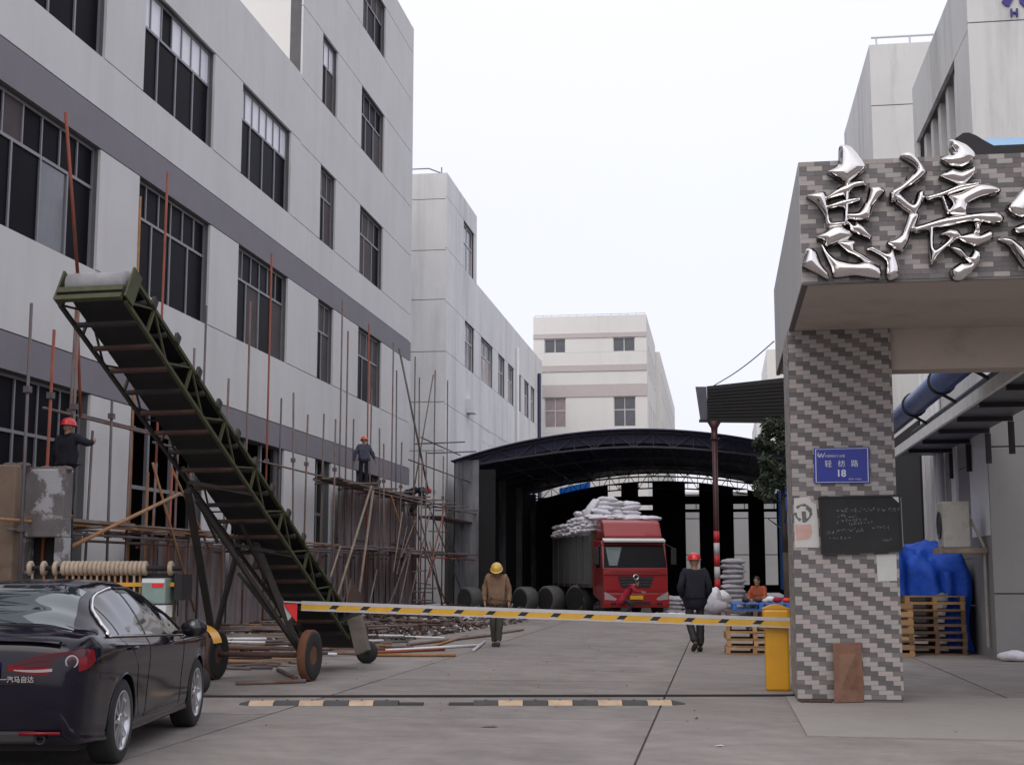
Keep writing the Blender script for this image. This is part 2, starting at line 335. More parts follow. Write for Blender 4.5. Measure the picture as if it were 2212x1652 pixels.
# ================================================================ GROUND
g=MB().box(-400,400,-60,700,-.5,-.02); solo('ground',g,'gbase',(0,0,0),kind='structure')
U0=gnd(1400,1586).x; ugr=[U0+4.15*k for k in range(-5,8)]; sgr=[-6+5.2*k for k in range(0,24)]
gr=thing('road',(0,20,0),'grey concrete yard road of jointed slabs','road'); del gr['category']; gr['kind']='structure'
for i in range(len(ugr)-1):
    for j in range(len(sgr)-1):
        k=('slab',0)
        if k not in WC:
            mb=MB(); mb.box(.012,4.138,.010,5.190,-.12,0); WC[k]=mesh('concrete_slab',mb,'ground')
        o=inst('concrete_slab',WC[k],gr,(ugr[i],sgr[j],random.uniform(-.003,.002)))
for (px0,py0,px1,py1,wd) in [(960,1652,1010,1560,.014),(1010,1560,985,1500,.010),(1900,1652,1830,1600,.012)]:
    pass
# meandering cracks cut as thin dark seams lying on the slabs
def crack(pts,name='crack'):
    mb=MB(); P=[gnd(*p) for p in pts]; fine=[]
    for a,b in zip(P,P[1:]):
        n=max(2,int((b-a).length/.18))
        for i in range(n): fine.append(a.lerp(b,i/n)+Vector((random.uniform(-.02,.02),0,.003)))
    fine.append(P[-1]+Vector((0,0,.003)))
    for a,b in zip(fine,fine[1:]):
        d=(b-a).normalized(); n=Vector((-d.y,d.x,0))*random.uniform(.004,.009); mb.add([a-n,b-n,b+n,a+n],[(0,1,2,3)])
    solo(name,mb,'joint',(0,0,0),kind='structure')
0 and crack([(1480,1366),(1450,1420),(1412,1480),(1404,1530),(1398,1585),(1390,1660)])
0 and crack([(439,1586),(618,1529),(695,1501),(837,1452),(933,1419)])
# pale apron in front of the pillar
mb=MB(); a=gnd(1716,1590); b=gnd(1720,1522); mb.prism([(a.x,a.y-.15,0),(9,a.y-.6,0),(9,a.y+.2,.035),(9,17.6,.035),(b.x-.06,17.3,.035),(a.x,a.y+.15,.035)][:0] or [(.78,a.y,.003),(9,a.y-.35,.003),(9,18.2,.003),(.78,17.8,.003)],(0,0,.010))
solo('pavement',mb,'apron',(3,15,0),kind='structure')
# sliding gate rail
mb=MB(); p=gnd(380,1506); q=gnd(1716,1503.5)
mb.bar(p+Vector((0,0,.012)),q+Vector((0,0,.012)),.045,.03); rl=thing('gate_rail',((p.x+q.x)/2,(p.y+q.y)/2,0),'dark steel sliding gate rail crossing the yard behind the speed bump','rail')
part('rail',mb,'black',rl)
mb=MB(); mb.bar(p+Vector((0,.05,.004)),q+Vector((0,.05,.004)),.10,.012); part('rail_bed',mb,'rustdark',rl)
# speed bump
sb=thing('speed_bump',gnd(1010,1522),'worn black and cream rubber speed bump with missing segments','speed bump')
A0=gnd(540,1521.5); B0=gnd(1482,1520.5); dv=(B0-A0); LN=dv.length; dv.normalize(); nv=Vector((-dv.y,dv.x,0))
def bump_seg(t0,t1,m,h=.05,hw=.15,name='bump_segment',taper=False):
    mb=MB(); pr=[(-hw,0),(-hw*.55,h*.85),(0,h),(hw*.55,h*.85),(hw,0)]
    def P(t,k,sc=1): return A0+dv*t+nv*pr[k][0]*sc+Vector((0,0,pr[k][1]*sc+.001))
    v=[P(t0,k,.35 if taper=='a' else 1) for k in range(5)]+[P(t1,k,.35 if taper=='b' else 1) for k in range(5)]
    mb.add(v,[(0,1,2,3,4),(9,8,7,6,5)]+[(k,k+1,k+6,k+5) for k in range(4)])
    o=part(name,mb,m,sb,bevel=.006)
    if not taper and m in('cream','tblack'):
        c=A0+dv*(t0+t1)/2+Vector((0,0,h+.001)); part('bolt',MB().tube(c,c+Vector((0,0,.006)),.016,8),'rustdark',o)
seg=LN/17.6; seq='cbcbcbXgXbcbcbcbc'
bump_seg(-.12,-.002,'tblack',taper='a')
for i,c in enumerate(seq):
    t0=i*seg+.003; t1=(i+1)*seg-.003
    if c=='c': bump_seg(t0,t1,'cream')
    elif c=='b': bump_seg(t0,t1,'tblack')
    elif c=='X': bump_seg(t0,t1,'black',h=.025,hw=.12)
bump_seg(17*seg+.003,17*seg+.16,'tblack',taper='b')
# ================================================================ LEFT BUILDING A
UA=-12.07
A=thing('factory_building',(UA,38,0),'long grey rendered factory block with big dark windows and grey stripes, scaffold at its foot','building')
colsW=[(14.9,19.2),(21.1,25.4),(27.3,31.5),(33.52,37.7)]; colsT=[(40.75,42.5),(45.6,48.95)]
TS=38.62; TE=53.8; S0=8.
rows=[]   # (s0,s1,z0,z1,mat)
def band(z0,z1,m,s0=S0,s1=TE): rows.append((s0,s1,z0,z1,m))
def piers(z0,z1,holes,s0=S0,s1=TE,m='wallA'):
    a=s0
    for h0,h1 in holes+[(s1,s1)]:
        if h0-a>.01: rows.append((a,h0,z0,z1,m))
        a=h1
gh=[(14.9,19.2),(21.1,25.4),(27.3,31.5),(33.52,37.7),(40.75,42.5),(45.6,48.95)]
piers(0,4.98,gh)
band(4.98,5.65,'bandA'); band(5.65,7.45,'wallA'); piers(7.45,9.92,colsW+colsT); band(9.92,10.7,'bandA'); band(10.7,11.8,'wallA')
piers(11.8,14.25,colsW,S0,TS); piers(11.8,14.2,colsT,TS,TE); band(14.25,16.33,'wallA',S0,TS)
band(14.2,16.22,'wallA',TS,TE); piers(16.22,18.5,colsT,TS,TE); band(18.5,20.68,'wallA',TS,TE); piers(20.68,22.75,colsT,TS,TE); band(22.75,23.86,'wallA',TS,TE)
core=MB()
for (s0,s1,z0,z1,m) in rows:
    gz=.012; gs=.0
    mb=MB(); mb.box(UA-.06,UA,s0,s1,z0+gz,z1-gz); part('wall_panel',mb,m,A)
    core.box(UA-.4,UA-.061,s0,s1,z0,z1)
part('wall_core',core,'joint',A)
mb=MB(); mb.box(UA-22,UA-.401,S0,TS,15.4,15.7); mb.box(UA-22,UA-.401,TS,TE,22.9,23.2); part('roof',mb,'wallA',A)
mb=MB(); mb.box(UA-22,UA-.003,TE-.3,TE-.001,.0,23.855); part('end_wall',mb,'wallA',A)
mb=MB(); mb.box(UA-22,UA-.402,TS+.001,TS+.3,15.7,19.9); mb.box(UA-22,UA-.402,TS+.001,TS+.3,19.93,23.86); o=part('end_wall',mb,'wallC',A); o['label']='cream end wall of the stair tower above the roof'
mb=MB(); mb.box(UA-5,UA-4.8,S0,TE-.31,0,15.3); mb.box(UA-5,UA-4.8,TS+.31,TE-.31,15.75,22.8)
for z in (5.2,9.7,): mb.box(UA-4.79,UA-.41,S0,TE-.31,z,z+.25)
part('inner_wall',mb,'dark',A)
for (a0,a1) in colsW:
    window(A,'+u',a0,a1,7.45,9.92,UA,4,.66,6,depth=.14,gm=lambda r:'glass' if r.random()<.82 else ('curtain' if r.random()<.7 else 'glassb'))
    window(A,'+u',a0,a1,11.8,14.25,UA,4,.64,7,depth=.14,gm='glass',um=lambda r:'palepane' if r.random()<.97 else 'glass')
for k,(a0,a1) in enumerate(colsT):
    n=2 if k==0 else 3; cur=lambda r:'glass' if r.random()<.5 else 'curtain'
    window(A,'+u',a0,a1,7.45,9.92,UA,n,.62,n+1,depth=.14,gm=cur); window(A,'+u',a0,a1,11.8,14.2,UA,n,.62,n+1,depth=.14,gm=cur)
    window(A,'+u',a0,a1,16.22,18.5,UA,n,.62,n+1,depth=.14,gm=cur,um='palepane' if k==0 else 'glass'); window(A,'+u',a0,a1,20.68,22.75,UA,n,.62,n+1,depth=.14,gm=cur)
for k,(a0,a1) in enumerate(gh):
    if a1<26: window(A,'+u',a0,a1,2.3,4.98,UA,5,.62,5,depth=.2,gm='glass')
    else:
        mb=MB(); n=3 if a1-a0>3 else 2
        for i in range(n+1): x=a0+.08+(a1-a0-.16)*i/n; mb.box(UA-.28,UA-.2,x-.05,x+.05,0,4.97)
        mb.box(UA-.27,UA-.21,a0,a1,3.3,3.38); part('opening_frame',mb,'frame',A)
# ================================================================ BUILDING B
UB=-12.05
B=thing('factory_building',(UB,61,0),'pale stained rendered factory block between the grey block and the arched shed','building')
bw=[(70.4,74.25),(76.15,78.6),(79.8,82.2),(84.3,85.35),(86.7,88.95),(89.75,91.8)]
rowsB=[]
def addB(s0,s1,z0,z1): rowsB.append((s0,s1,z0,z1))
def piersB(z0,z1,holes,s0,s1):
    a=s0
    for h0,h1 in holes+[(s1,s1)]:
        if h0-a>.01: addB(a,h0,z0,z1)
        a=h1
piersB(0,9.1,[],61,95.6)
zz=[9.1,11.5,13.8,16.1,16.42]
piersB(9.1,11.5,[],61,95.6); piersB(11.5,13.8,[(65.7,68.4)]+bw,61,95.6); piersB(13.8,16.3,[],61,95.6)
piersB(16.3,18.7,[(65.3,68.3)],61,69.0); piersB(18.7,19.84,[],61,69.0)
core=MB()
for (s0,s1,z0,z1) in rowsB:
    part('wall_panel',MB().box(UB-.06,UB,s0,s1,z0+.012,z1-.012),'wallB',B); core.box(UB-.4,UB-.061,s0+.35,s1,z0,z1)
part('wall_core',core,'joint',B)
zs=[0,2.3,4.6,7.0,9.2,11.5,13.9,16.2,18.6,19.84]
for z0,z1 in zip(zs,zs[1:]): part('end_panel',MB().box(UB-12,UB-.062,61.001,61.06,z0+.015,z1-.015),'wallB',B)
mb=MB(); mb.box(UB-12,UB-.41,61.061,61.35,0,19.8); part('end_core',mb,'joint',B)
mb=MB(); mb.box(UB-12,UB-.41,61.36,68.9,19.3,19.5); mb.box(UB-12,UB-.41,69,95.5,15.8,16.0); mb.box(UB-12,UB-.41,68.7,68.99,15.8,19.83); mb.box(UB-12,UB-.003,95.6,95.9,0,16.3); part('roof',mb,'wallB',B)
mb=MB(); mb.path([(UB-.3,61.2,19.85),(UB-.3,61.2,20.15)],.03); mb.path([(UB-5,61.2,20.12),(UB-.9,61.2,20.12),(UB-.3,61.6,19.95)],.03)
part('handrail',mb,'frame',B)
gb=lambda r:'glassb' if r.random()<.6 else 'glassp'
window(B,'+u',65.7,68.4,11.5,13.8,UB,2,.6,2,'framew',gb); window(B,'+u',65.3,68.3,16.3,18.7,UB,2,.6,2,'framew',gb)
for (a0,a1) in bw: window(B,'+u',a0,a1,11.5,13.8,UB,3 if a1-a0>3 else 2,.6,2,'framew',gb)
for (a0,a1) in [(70.4,74.25),(76.15,78.6)]: window(B,'+u',a0,a1,7.2,9.08,UB+.13,3,.6,2,'framew','glass')
mb=MB(); mb.tube((UB+.1,83.05,0),(UB+.1,83.05,15.2),.11,8); dp=part('drainpipe',mb,'wallB',B,True)
mb=MB(); mb.tube((UB+.12,93.35,0),(UB+.12,93.35,15.1),.12,8); part('drainpipe',mb,'navy',B,True,label='dark drainpipe')
mb=MB(); mb.box(UB,UB+.35,66.2,67.1,9.3,10.0); part('air_conditioner',mb,'white',B)
# ================================================================ BUILDING C
SCc=98.; CL,CR=-12.95,-4.81
Cb=thing('white_building',(CL,SCc,0),'distant cream four storey block with pinkish bands, seen above the arched shed','building')
bz=[(0,11.2,'wallC'),(11.2,11.86,'wallC'),(14.0,14.5,'wallC'),(14.15,15.25,'bandC')]
def cband(z0,z1,m,prou=0): part('wall_panel',MB().box(CL,CR,SCc-prou,SCc+.3,z0+.01,z1-.01),m,Cb)
cband(0,11.45,'wallC'); cband(14.02,14.9,'bandC',.06); cband(14.9,15.85,'wallC'); cband(15.85,16.3,'bandC',.06); cband(16.3,17.24,'wallC')
cband(18.28,18.62,'bandC',.06); cband(18.62,19.9,'wallC')
for z0,z1 in((11.45,14.02),(17.24,18.28)):
    for (a,b) in((CL,-12.15),(-10.62,-7.2),(-5.64,CR)): part('wall_panel',MB().box(a,b,SCc,SCc+.3,z0,z1),'wallC',Cb)
for (a,b) in((-12.15,-10.62),(-7.2,-5.64)):
    part('wall_panel',MB().box(a,b,SCc,SCc+.3,11.45,11.86),'wallC',Cb)
    window(Cb,'-s',a,b,11.86,14.02,SCc,2,.55,2,'framew','glassp' if a<-10 else 'glassb'); window(Cb,'-s',a,b,17.24,18.28,SCc,2,None,None,'framew','glassb')
mb=MB()
mb.box(CR-.3,CR-.001,SCc+.301,112,0,19.88); part('side_wall',mb,'wallC',Cb)
mb=MB(); mb.box(CR-.3,CR+.35,112.01,151,0,19.4); part('side_wall',mb,'wallC',Cb)
for i in range(4):
    for z0,z1 in((11.9,14.0),(16.0,18.0)): window(Cb,'+u',100.2+i*2.9,101.8+i*2.9,z0,z1,CR+.14,2,None,None,'framew','glassb')
for i in range(8):
    for z0,z1 in((11.9,14.0),(16.0,18.0)): window(Cb,'+u',114+i*4.5,116.6+i*4.5,z0,z1,CR+.49,2,None,None,'framew','glassb')
mb=MB(); mb.box(CL,CR-.31,SCc+.31,150,19.3,19.6); part('roof',mb,'wallC',Cb)
mb=MB()
for i in range(14): u=CL+.1+i*(CR-CL-.2)/13; mb.tube((u,SCc+.15,19.9),(u,SCc+.15,20.0),.03,5)
mb.tube((CL+.1,SCc+.15,20.02),(CR-.1,SCc+.15,20.02),.03,5); part('parapet_rail',mb,'framew',Cb)
# ================================================================ far right block
Fb=thing('far_building',(7,125,0),'far pale block half hidden behind the tiled pillar and tree','building')
l0=atS(1656,755,120); l1=atS(1632,915,120)
part('wall',MB().box(l0.x,l0.x+14,120,135,0,l0.z),'wallC',Fb)
l1=atS(1634,905,150); part('lower_wing',MB().box(l1.x,l1.x+12,150,170,0,l1.z+.5),'wallB',Fb)
for i in range(3):
    for z in (6,10,14): window(Fb,'-s',l0.x+.6+i*2.2,l0.x+1.7+i*2.2,z,z+2,119.85,2,None,None,'framew','glassb')
# ================================================================ ARCHED SHED
SF,SR=58.,82.; SL,SRt=-11.0,4.1; ZE,ZP=6.25,7.45
UM=(SL+SRt)/2; HW=(SRt-SL)/2
def arch(u,ze=ZE,zp=ZP): t=(u-UM)/HW; return ze+(zp-ze)*(1-t*t)
Sh=thing('arched_shed',(UM,SF,0),'open arched steel storage shed, dark inside, behind the red truck','shed')
n=28; roof=MB()
for k in range(n):
    u0=SL-.15+(2*HW+.3)*k/n; u1=SL-.15+(2*HW+.3)*(k+1)/n
    z0=arch(u0)+.06; z1=arch(u1)+.06
    mb=MB(); mb.prism([(u0,SF-.35,z0),(u1,SF-.35,z1),(u1,SF-.35,z1-.05),(u0,SF-.35,z0-.05)],(0,SR-SF+.7,0)); part('roof_sheet',mb,'navy',Sh)
def truss(s,name,zoff=0,dep=.62,mm='trusssteel',nn=18):
    top=[];bot=[]
    for k in range(nn+1):
        u=SL+.1+(2*HW-.2)*k/nn; top.append(Vector((u,s,arch(u)-.05-zoff)))
        u2=SL+.1+(2*HW-.2)*k/nn; bot.append(Vector((u2,s,arch(u2)-.05-dep*(.35+.65*(1-abs((u2-UM)/HW)**3))-zoff)))
    mb=MB()
    for a,b in zip(top,top[1:]): mb.bar(a,b,.09)
    for a,b in zip(bot,bot[1:]): mb.bar(a,b,.08)
    o=part(name,mb,mm,Sh)
    web=MB()
    for k in range(nn):
        web.bar(bot[k],top[k],.035); web.bar(bot[k] if k%2 else top[k],top[k+1] if k%2 else bot[k+1],.04)
    part('truss_web',web,mm,o)
for s in (58.05,64,70,76): truss(s,'truss')
truss(SR-.1,'truss',0,.9,'trusssteel',26)
# front gable skin between roof and truss (navy), set behind the truss
mb=MB()
for k in range(n):
    u0=SL+2*HW*k/n; u1=SL+2*HW*(k+1)/n
    mb.prism([(u0,58.2,arch(u0)),(u1,58.2,arch(u1)),(u1,58.2,arch(u1)-.5),(u0,58.2,arch(u0)-.5)],(0,.05,0))
part('gable_skin',mb,'navy',Sh)
cs=MB()
for s in (58,64,70,76,82):
    for u in (SL+.15,SRt-.15): part('column',MB().box(u-.15,u+.15,s-.15,s+.15,0,6.2),'navy' if u>0 else 'shedwall',Sh)
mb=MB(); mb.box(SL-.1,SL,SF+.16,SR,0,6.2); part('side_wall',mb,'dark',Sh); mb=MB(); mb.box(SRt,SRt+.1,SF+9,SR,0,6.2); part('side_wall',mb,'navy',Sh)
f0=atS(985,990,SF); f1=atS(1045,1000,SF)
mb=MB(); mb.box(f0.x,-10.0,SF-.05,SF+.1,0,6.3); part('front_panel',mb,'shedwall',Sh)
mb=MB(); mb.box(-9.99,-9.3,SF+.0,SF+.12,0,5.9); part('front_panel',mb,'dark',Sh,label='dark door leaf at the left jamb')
# rear wall with openings
SRw=SR+.2
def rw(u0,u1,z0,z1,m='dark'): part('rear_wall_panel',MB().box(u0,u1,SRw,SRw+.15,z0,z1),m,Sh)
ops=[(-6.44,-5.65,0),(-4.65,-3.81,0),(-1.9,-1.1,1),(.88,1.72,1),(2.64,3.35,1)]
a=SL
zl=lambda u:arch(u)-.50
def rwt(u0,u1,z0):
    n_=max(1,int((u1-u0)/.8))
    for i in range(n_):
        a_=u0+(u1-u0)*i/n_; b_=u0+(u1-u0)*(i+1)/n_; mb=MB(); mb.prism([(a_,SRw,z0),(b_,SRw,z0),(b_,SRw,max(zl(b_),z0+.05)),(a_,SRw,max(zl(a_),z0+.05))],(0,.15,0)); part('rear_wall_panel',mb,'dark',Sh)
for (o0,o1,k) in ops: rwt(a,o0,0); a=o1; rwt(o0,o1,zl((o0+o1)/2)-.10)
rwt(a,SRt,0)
for (o0,o1,k) in ops:
    top=5.9 if k==1 and o0>2 else 6.12
    if k==0:
        rw(o0,o1,0,5.25 if o0>-5 else 6.05)
        if o0>-5: rw(o0,o1,5.53,6.05)
    else:
        rw(o0,o1,5.57,6.05); rw(o0,o1,5.1,5.27); rw(o0,o1,0,.9)
        for z in (4.7,2.6): part('window_bar',MB().box(o0,o1,SRw+.02,SRw+.06,z,z+.05),'steel',Sh)
        part('window_bar',MB().box((o0+o1)/2+.2,(o0+o1)/2+.25,SRw+.02,SRw+.06,5.27,5.57),'steel',Sh)
# blue tarpaulin patch under the rear truss
mb=MB(); us=[-9.3,-8.6,-7.9,-7.5]
for a,b in zip(us,us[1:]): mb.prism([(a,SR,arch(a)-.2),(b,SR,arch(b)-.2),(b,SR,arch(b)-.58),(a,SR,arch(a)-.62)],(0,.04,0))
part('blue_patch',mb,'bluelit',Sh)
mb=MB(); 
for k in range(10):
    a=SL+ (2*HW)*k/28; b=SL+2*HW*(k+1)/28
    if k<0: mb.prism([(a,SR+.05,arch(a)),(b,SR+.05,arch(b)),(b,SR+.05,5.9),(a,SR+.05,5.9)],(0,.06,0))
pass
# interior purlins
mb=MB()
for k in range(1,12):
    u=SL+2*HW*k/12; mb.bar((u,SF,arch(u)-.03),(u,SR,arch(u)-.03),.06)
part('purlin',mb,'steel',Sh)
mb=MB(); p=atS(1697,1120,52.5); mb.box(p.x,p.x+.12,52.4,58.5,.9,4.9)
solo('blue_screen',mb,'blue',(p.x,52.4,0),'tall blue sheet panel standing beside the tiled pillar edge','panel')
# pale wall beyond the shed
mb=MB(); mb.box(-4.0,16,92,92.4,0,6.7); wl=thing('boundary_wall',(0,92,0),'pale rendered wall seen through the rear openings of the shed','wall')
part('wall',mb,'translucent',wl); part('coping',MB().box(-4.1,16.1,91.9,92.5,6.701,6.85),'wallB',wl)
# ================================================================ RIGHT BUILDINGS E, D
UE,SE=4.83,25.98
E=thing('factory_building',(UE,SE,0),'pale stained rendered factory building at right behind the tiled gate','building')
def eb(u0,u1,s0,s1,z0,z1,m='wallE',nm='wall_panel',lb=None): return part(nm,MB().box(u0,u1,s0,s1,z0,z1),m,E,label=lb)
# front face (camera facing)
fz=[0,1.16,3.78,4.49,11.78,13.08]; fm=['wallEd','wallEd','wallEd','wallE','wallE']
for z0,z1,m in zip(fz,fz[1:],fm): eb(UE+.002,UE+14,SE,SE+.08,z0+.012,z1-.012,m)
eb(UE+.05,UE+14,SE+.081,SE+.3,0,13.05,'joint','wall_core')
# side face (street)
ES2=33.3
eb(UE,UE+.08,SE+.081,ES2,11.66,13.08); eb(UE,UE+.08,SE+.081,27.55,8.0,11.64,'wallE'); eb(UE,UE+.08,32.9,ES2,8.0,11.64)
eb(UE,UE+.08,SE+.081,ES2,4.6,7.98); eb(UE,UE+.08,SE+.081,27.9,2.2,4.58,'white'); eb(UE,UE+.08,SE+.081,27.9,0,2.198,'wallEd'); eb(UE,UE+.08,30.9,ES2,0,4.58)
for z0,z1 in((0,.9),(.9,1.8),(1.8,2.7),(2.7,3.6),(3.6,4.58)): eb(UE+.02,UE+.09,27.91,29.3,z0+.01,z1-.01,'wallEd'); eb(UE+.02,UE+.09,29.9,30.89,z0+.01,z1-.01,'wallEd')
eb(UE-.03,UE+.07,29.31,29.88,0,4.5,'white','pilaster')
eb(UE+.6,UE+.7,27.5,33,7.9,11.7,'dark','inner_wall')
for i in range(5):
    s=28.05+i*1.05; eb(UE+.12,UE+.5,s,s+.32,8.0,11.64,'wallE','mullion_fin')
mb=MB(); mb.bar((UE+.06,27.55,9.9),(UE+.06,32.9,9.9),.06); mb.bar((UE+.06,27.55,8.9),(UE+.06,32.9,8.9),.05); part('window_rail',mb,'frame',E)
eb(UE+.1,UE+14,SE+.31,ES2-.1,12.6,12.8,'wallE','roof'); eb(UE+.081,UE+14,ES2-.1,ES2-.001,0,13.05,'wallE','end_wall')
# lettering on the front, top right
def text_mesh(txt,size,m,parent,loc,rot,ext=.01,align='CENTER',name='lettering',bold=0,spacing=1):
    cu=bpy.data.curves.new('t','FONT'); cu.body=txt; cu.size=size; cu.extrude=ext; cu.align_x=align; cu.align_y='CENTER'; cu.offset=bold; cu.space_character=spacing
    t=bpy.data.objects.new('t',cu); C.objects.link(t); dg=bpy.context.evaluated_depsgraph_get(); me=bpy.data.meshes.new_from_object(t.evaluated_get(dg))
    bpy.data.objects.remove(t); me.materials.clear(); me.materials.append(M[m]); me.name=name
    o=bpy.data.objects.new(name,me); C.objects.link(o); o.parent=parent; o.location=loc; o.rotation_euler=rot; return o
h=atS(2191,29,SE-.03); hs=.017*0+ (38-20)/3000*26*1.35
text_mesh('H',hs,'purple',E,h-Vector((UE,SE,0)),(PI/2,0,0),.02,bold=.006)
text_mesh('U',hs,'purple',E,h-Vector((UE,SE,0))+Vector((.32,0,0)),(PI/2,0,0),.02,bold=.006)
mb=MB()
def fp(px,py,s=SE-.04): return atS(px,py,s)
mb.prism([fp(2164,4),(fp(2176,-14)),fp(2194,-14),fp(2186,4),fp(2180,14),fp(2172,12)],(0,.03,0))
mb.prism([fp(2201,-14),fp(2222,-14),fp(2226,8),fp(2214,16),fp(2203,6)],(0,.03,0)); part('logo',mb,'purple',E)
D=thing('factory_tower',(4.86,41.9,0),'stained concrete stair tower with thin white roof railing, behind the gate sign','building')
def db(u0,u1,s0,s1,z0,z1,m='wallE',nm='wall_panel'): part(nm,MB().box(u0,u1,s0,s1,z0,z1),m,D)
db(4.862,12,41.9,42.0,0,15.6); db(4.862,12,41.9,42.0,15.63,17.55); db(4.86,5.0,42.001,50.6,0,17.55); db(5.0,12,42.01,50.6,17.1,17.3,nm='roof'); db(4.9,12,42.001,42.1,0,17.5,'joint','wall_core'); db(5.001,12,50.4,50.6,0,17.5)
mb=MB(); 
for u in (5.1,6.1,7.1,8.1): mb.tube((u,42.1,17.55),(u,42.1,17.85),.03,6)
mb.tube((4.95,42.1,17.85),(9,42.1,17.85),.035,6); part('roof_railing',mb,'framew',D)
mb=MB(); mb.tube(atS(1965,232,SE+8),atS(1968,360,SE+8),.03,6); 
# street-side wing continuing further back
# blue awning roof behind sign
aw=thing('blue_awning',(4.9,22.5,5),'light blue corrugated awning roof peeping over the gate sign','awning')
s0=22.3; c0=atS(2068,296,s0); zt=atS(2090,286,s0).z
def awn(i,j):
    u=c0.x+.0+i*5; base=zt-.02-.38*j; return (u,s0+1.6-1.6*j,base+.02*math.sin(i*170))
mb=MB()
for k in range(90):
    u0=c0.x+.12+k*.055; u1=u0+.055; w0=.018*(k%2); w1=.018*((k+1)%2)
    mb.add([(u0+.25,s0,zt-.25+w0),(u1+.25,s0,zt-.25+w1),(u1,s0+1.4,zt+.30+w1),(u0,s0+1.4,zt+.30+w0)],[(0,1,2,3)])
part('roof_sheet',mb,'skyblue',aw)
mb=MB(); pts=[atS(2064,298,s0),atS(2080,287,s0),atS(2092,286,s0),atS(2108,292,s0),atS(2124,302,s0),atS(2146,314,s0),Vector((c0.x+5,s0,atS(2146,314,s0).z)),Vector((c0.x+5,s0,atS(2146,345,s0).z)),atS(2112,345,s0),atS(2080,318,s0)]
mb.prism([Vector((p.x,s0-.02,p.z-.01)) for p in pts],(0,.7,0)); part('roof_edge',mb,'black',aw)
# long street awning with duct and blue pipe on the side wall
UW=UE-1
st=thing('wall_awning',(UW,25,4.1),'grey service awning with pale edge and black brackets along the right building','awning')
mb=MB(); mb.box(UW-.03,UW+.03,17.9,31,4.02,4.20); part('pale_edge',mb,'awnedge',st)
mb=MB(); mb.box(UW+.031,UE-.01,17.9,31.4,4.08,4.16); part('awning_deck',mb,'duct',st)
for i in range(6):
    s=19.6+i*2.0; mb=MB(); mb.box(UW+.1,UE-.02,s-.025,s+.025,3.99,4.07); mb.box(UE-.10,UE-.01,s-.035,s+.035,3.45,3.98); part('bracket',mb,'black',st)
mb=MB(); mb.tube((UE-.45,18,4.42),(UE-.45,31,4.42),.24,14); part('duct',mb,'duct',st,True)
bp=thing('blue_pipe',(UW,25,4.8),'thick blue painted pipe running along the right building above the awning','pipe')
mb=MB(); mb.tube((UW+.1,19.4,4.86),(UW+.1,34,4.86),.215,18); part('pipe',mb,'bluepipe',bp,True)
for s in (22,25,28.5): part('pipe_clamp',MB().lathe((UW+.1,s-.04,4.86),(0,1,0),[(0,.225),(0,.25),(.08,.25),(.08,.225)],18),'black',bp); part('pipe_strut',MB().bar((UW+.1,s,4.62),(UE-.2,s,4.2),.05),'black',bp)
# white ribbed panels / pipes seen between pillar and pipe
mb=MB()
for i in range(6): part('downpipe',MB().tube((UE-.08,31.0+i*.42,0),(UE-.08,31.0+i*.42,7.5),.07,8),'white' if i%2 else 'framew',E,True)
part('door_banner',MB().box(UE-.045,UE-.032,29.45,29.75,1.7,2.6),'redpost',E)
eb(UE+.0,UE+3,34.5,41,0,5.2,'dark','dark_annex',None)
# AC unit
ac=thing('air_conditioner',(UE-.4,26.9,2.3),'outdoor air conditioner unit on a bracket above the blue tarpaulin','air conditioner')
p=atU(2052,1086,UE-.75); q=atU(2112,1180,UE-.75)
mb=MB(); mb.box(UE-.78,UE-.30,26.35,27.0,1.98,2.82); part('casing',mb,'acgrey',ac,bevel=.02)
mb=MB(); mb.lathe((UE-.785,26.7,2.4),(-1,0,0),[(0,.25),(.02,.25),(.02,.22),(.005,.2)],20); part('fan_grille',mb,'plastic',ac)
mb=MB(); mb.box(UE-.82,UE-.01,26.32,26.39,1.88,1.975); mb.box(UE-.82,UE-.01,26.95,27.02,1.88,1.975); mb.box(UE-.86,UE-.82,26.25,27.1,1.87,1.985); part('bracket',mb,'plank',ac)
mb=MB(); mb.path([(UE-.30,26.5,2.6),(UE-.14,26.45,2.2),(UE-.06,26.4,2.0),(UE-.06,26.4,.2)],.03); part('hose',mb,'acgrey',ac)
mb=MB()
for k in range(12):
    r=.16+.02*k
mb.grid(lambda i,j:(UE-.006,26.25+.55*i,1.9+1.3*j),1,1); part('soot_stain',mb,'soot',E) if False else None
# ================================================================ TILED GATE PORTAL
PS=17.07; PU0,PU1=.885,2.105; ZS=4.46; FS=14.28; FT=5.74; FE=20.9; FU0=.90; FU1=7.2
G=thing('gate_portal',(1.5,PS,0),'gate canopy and pillar clad in mosaic tiles in dark and pale diagonal stripes','gate')
pil=part('pillar',MB().box(PU0+.012,PU1-.012,PS+.012,PS+1.25,0,ZS-.003),'grout',G)
can=part('canopy',MB().box(FU0+.004,FU1,FS+.012,FE,ZS,FT-.004),'portal',G)
part('soffit',MB().box(FU0+.06,FU1,FS+.03,FE-.05,ZS-.012,ZS-.001),'soffit',can)
mb=MB(); mb.box(FU0+.0,FU0+.05,FS,FE,ZS-.02,ZS-.0005); mb.box(FU0+.051,FU1,FS,FS+.029,ZS-.02,ZS-.0005); part('drip_edge',mb,'grout',can)
part('beam',MB().box(PU1+.002,FU1,PS+.06,PS+.45,3.95,ZS-.013),'soffit',G)
part('side_render',MB().box(FU0-.004,FU0+.003,FS,FE,ZS,FT),'portal',can)
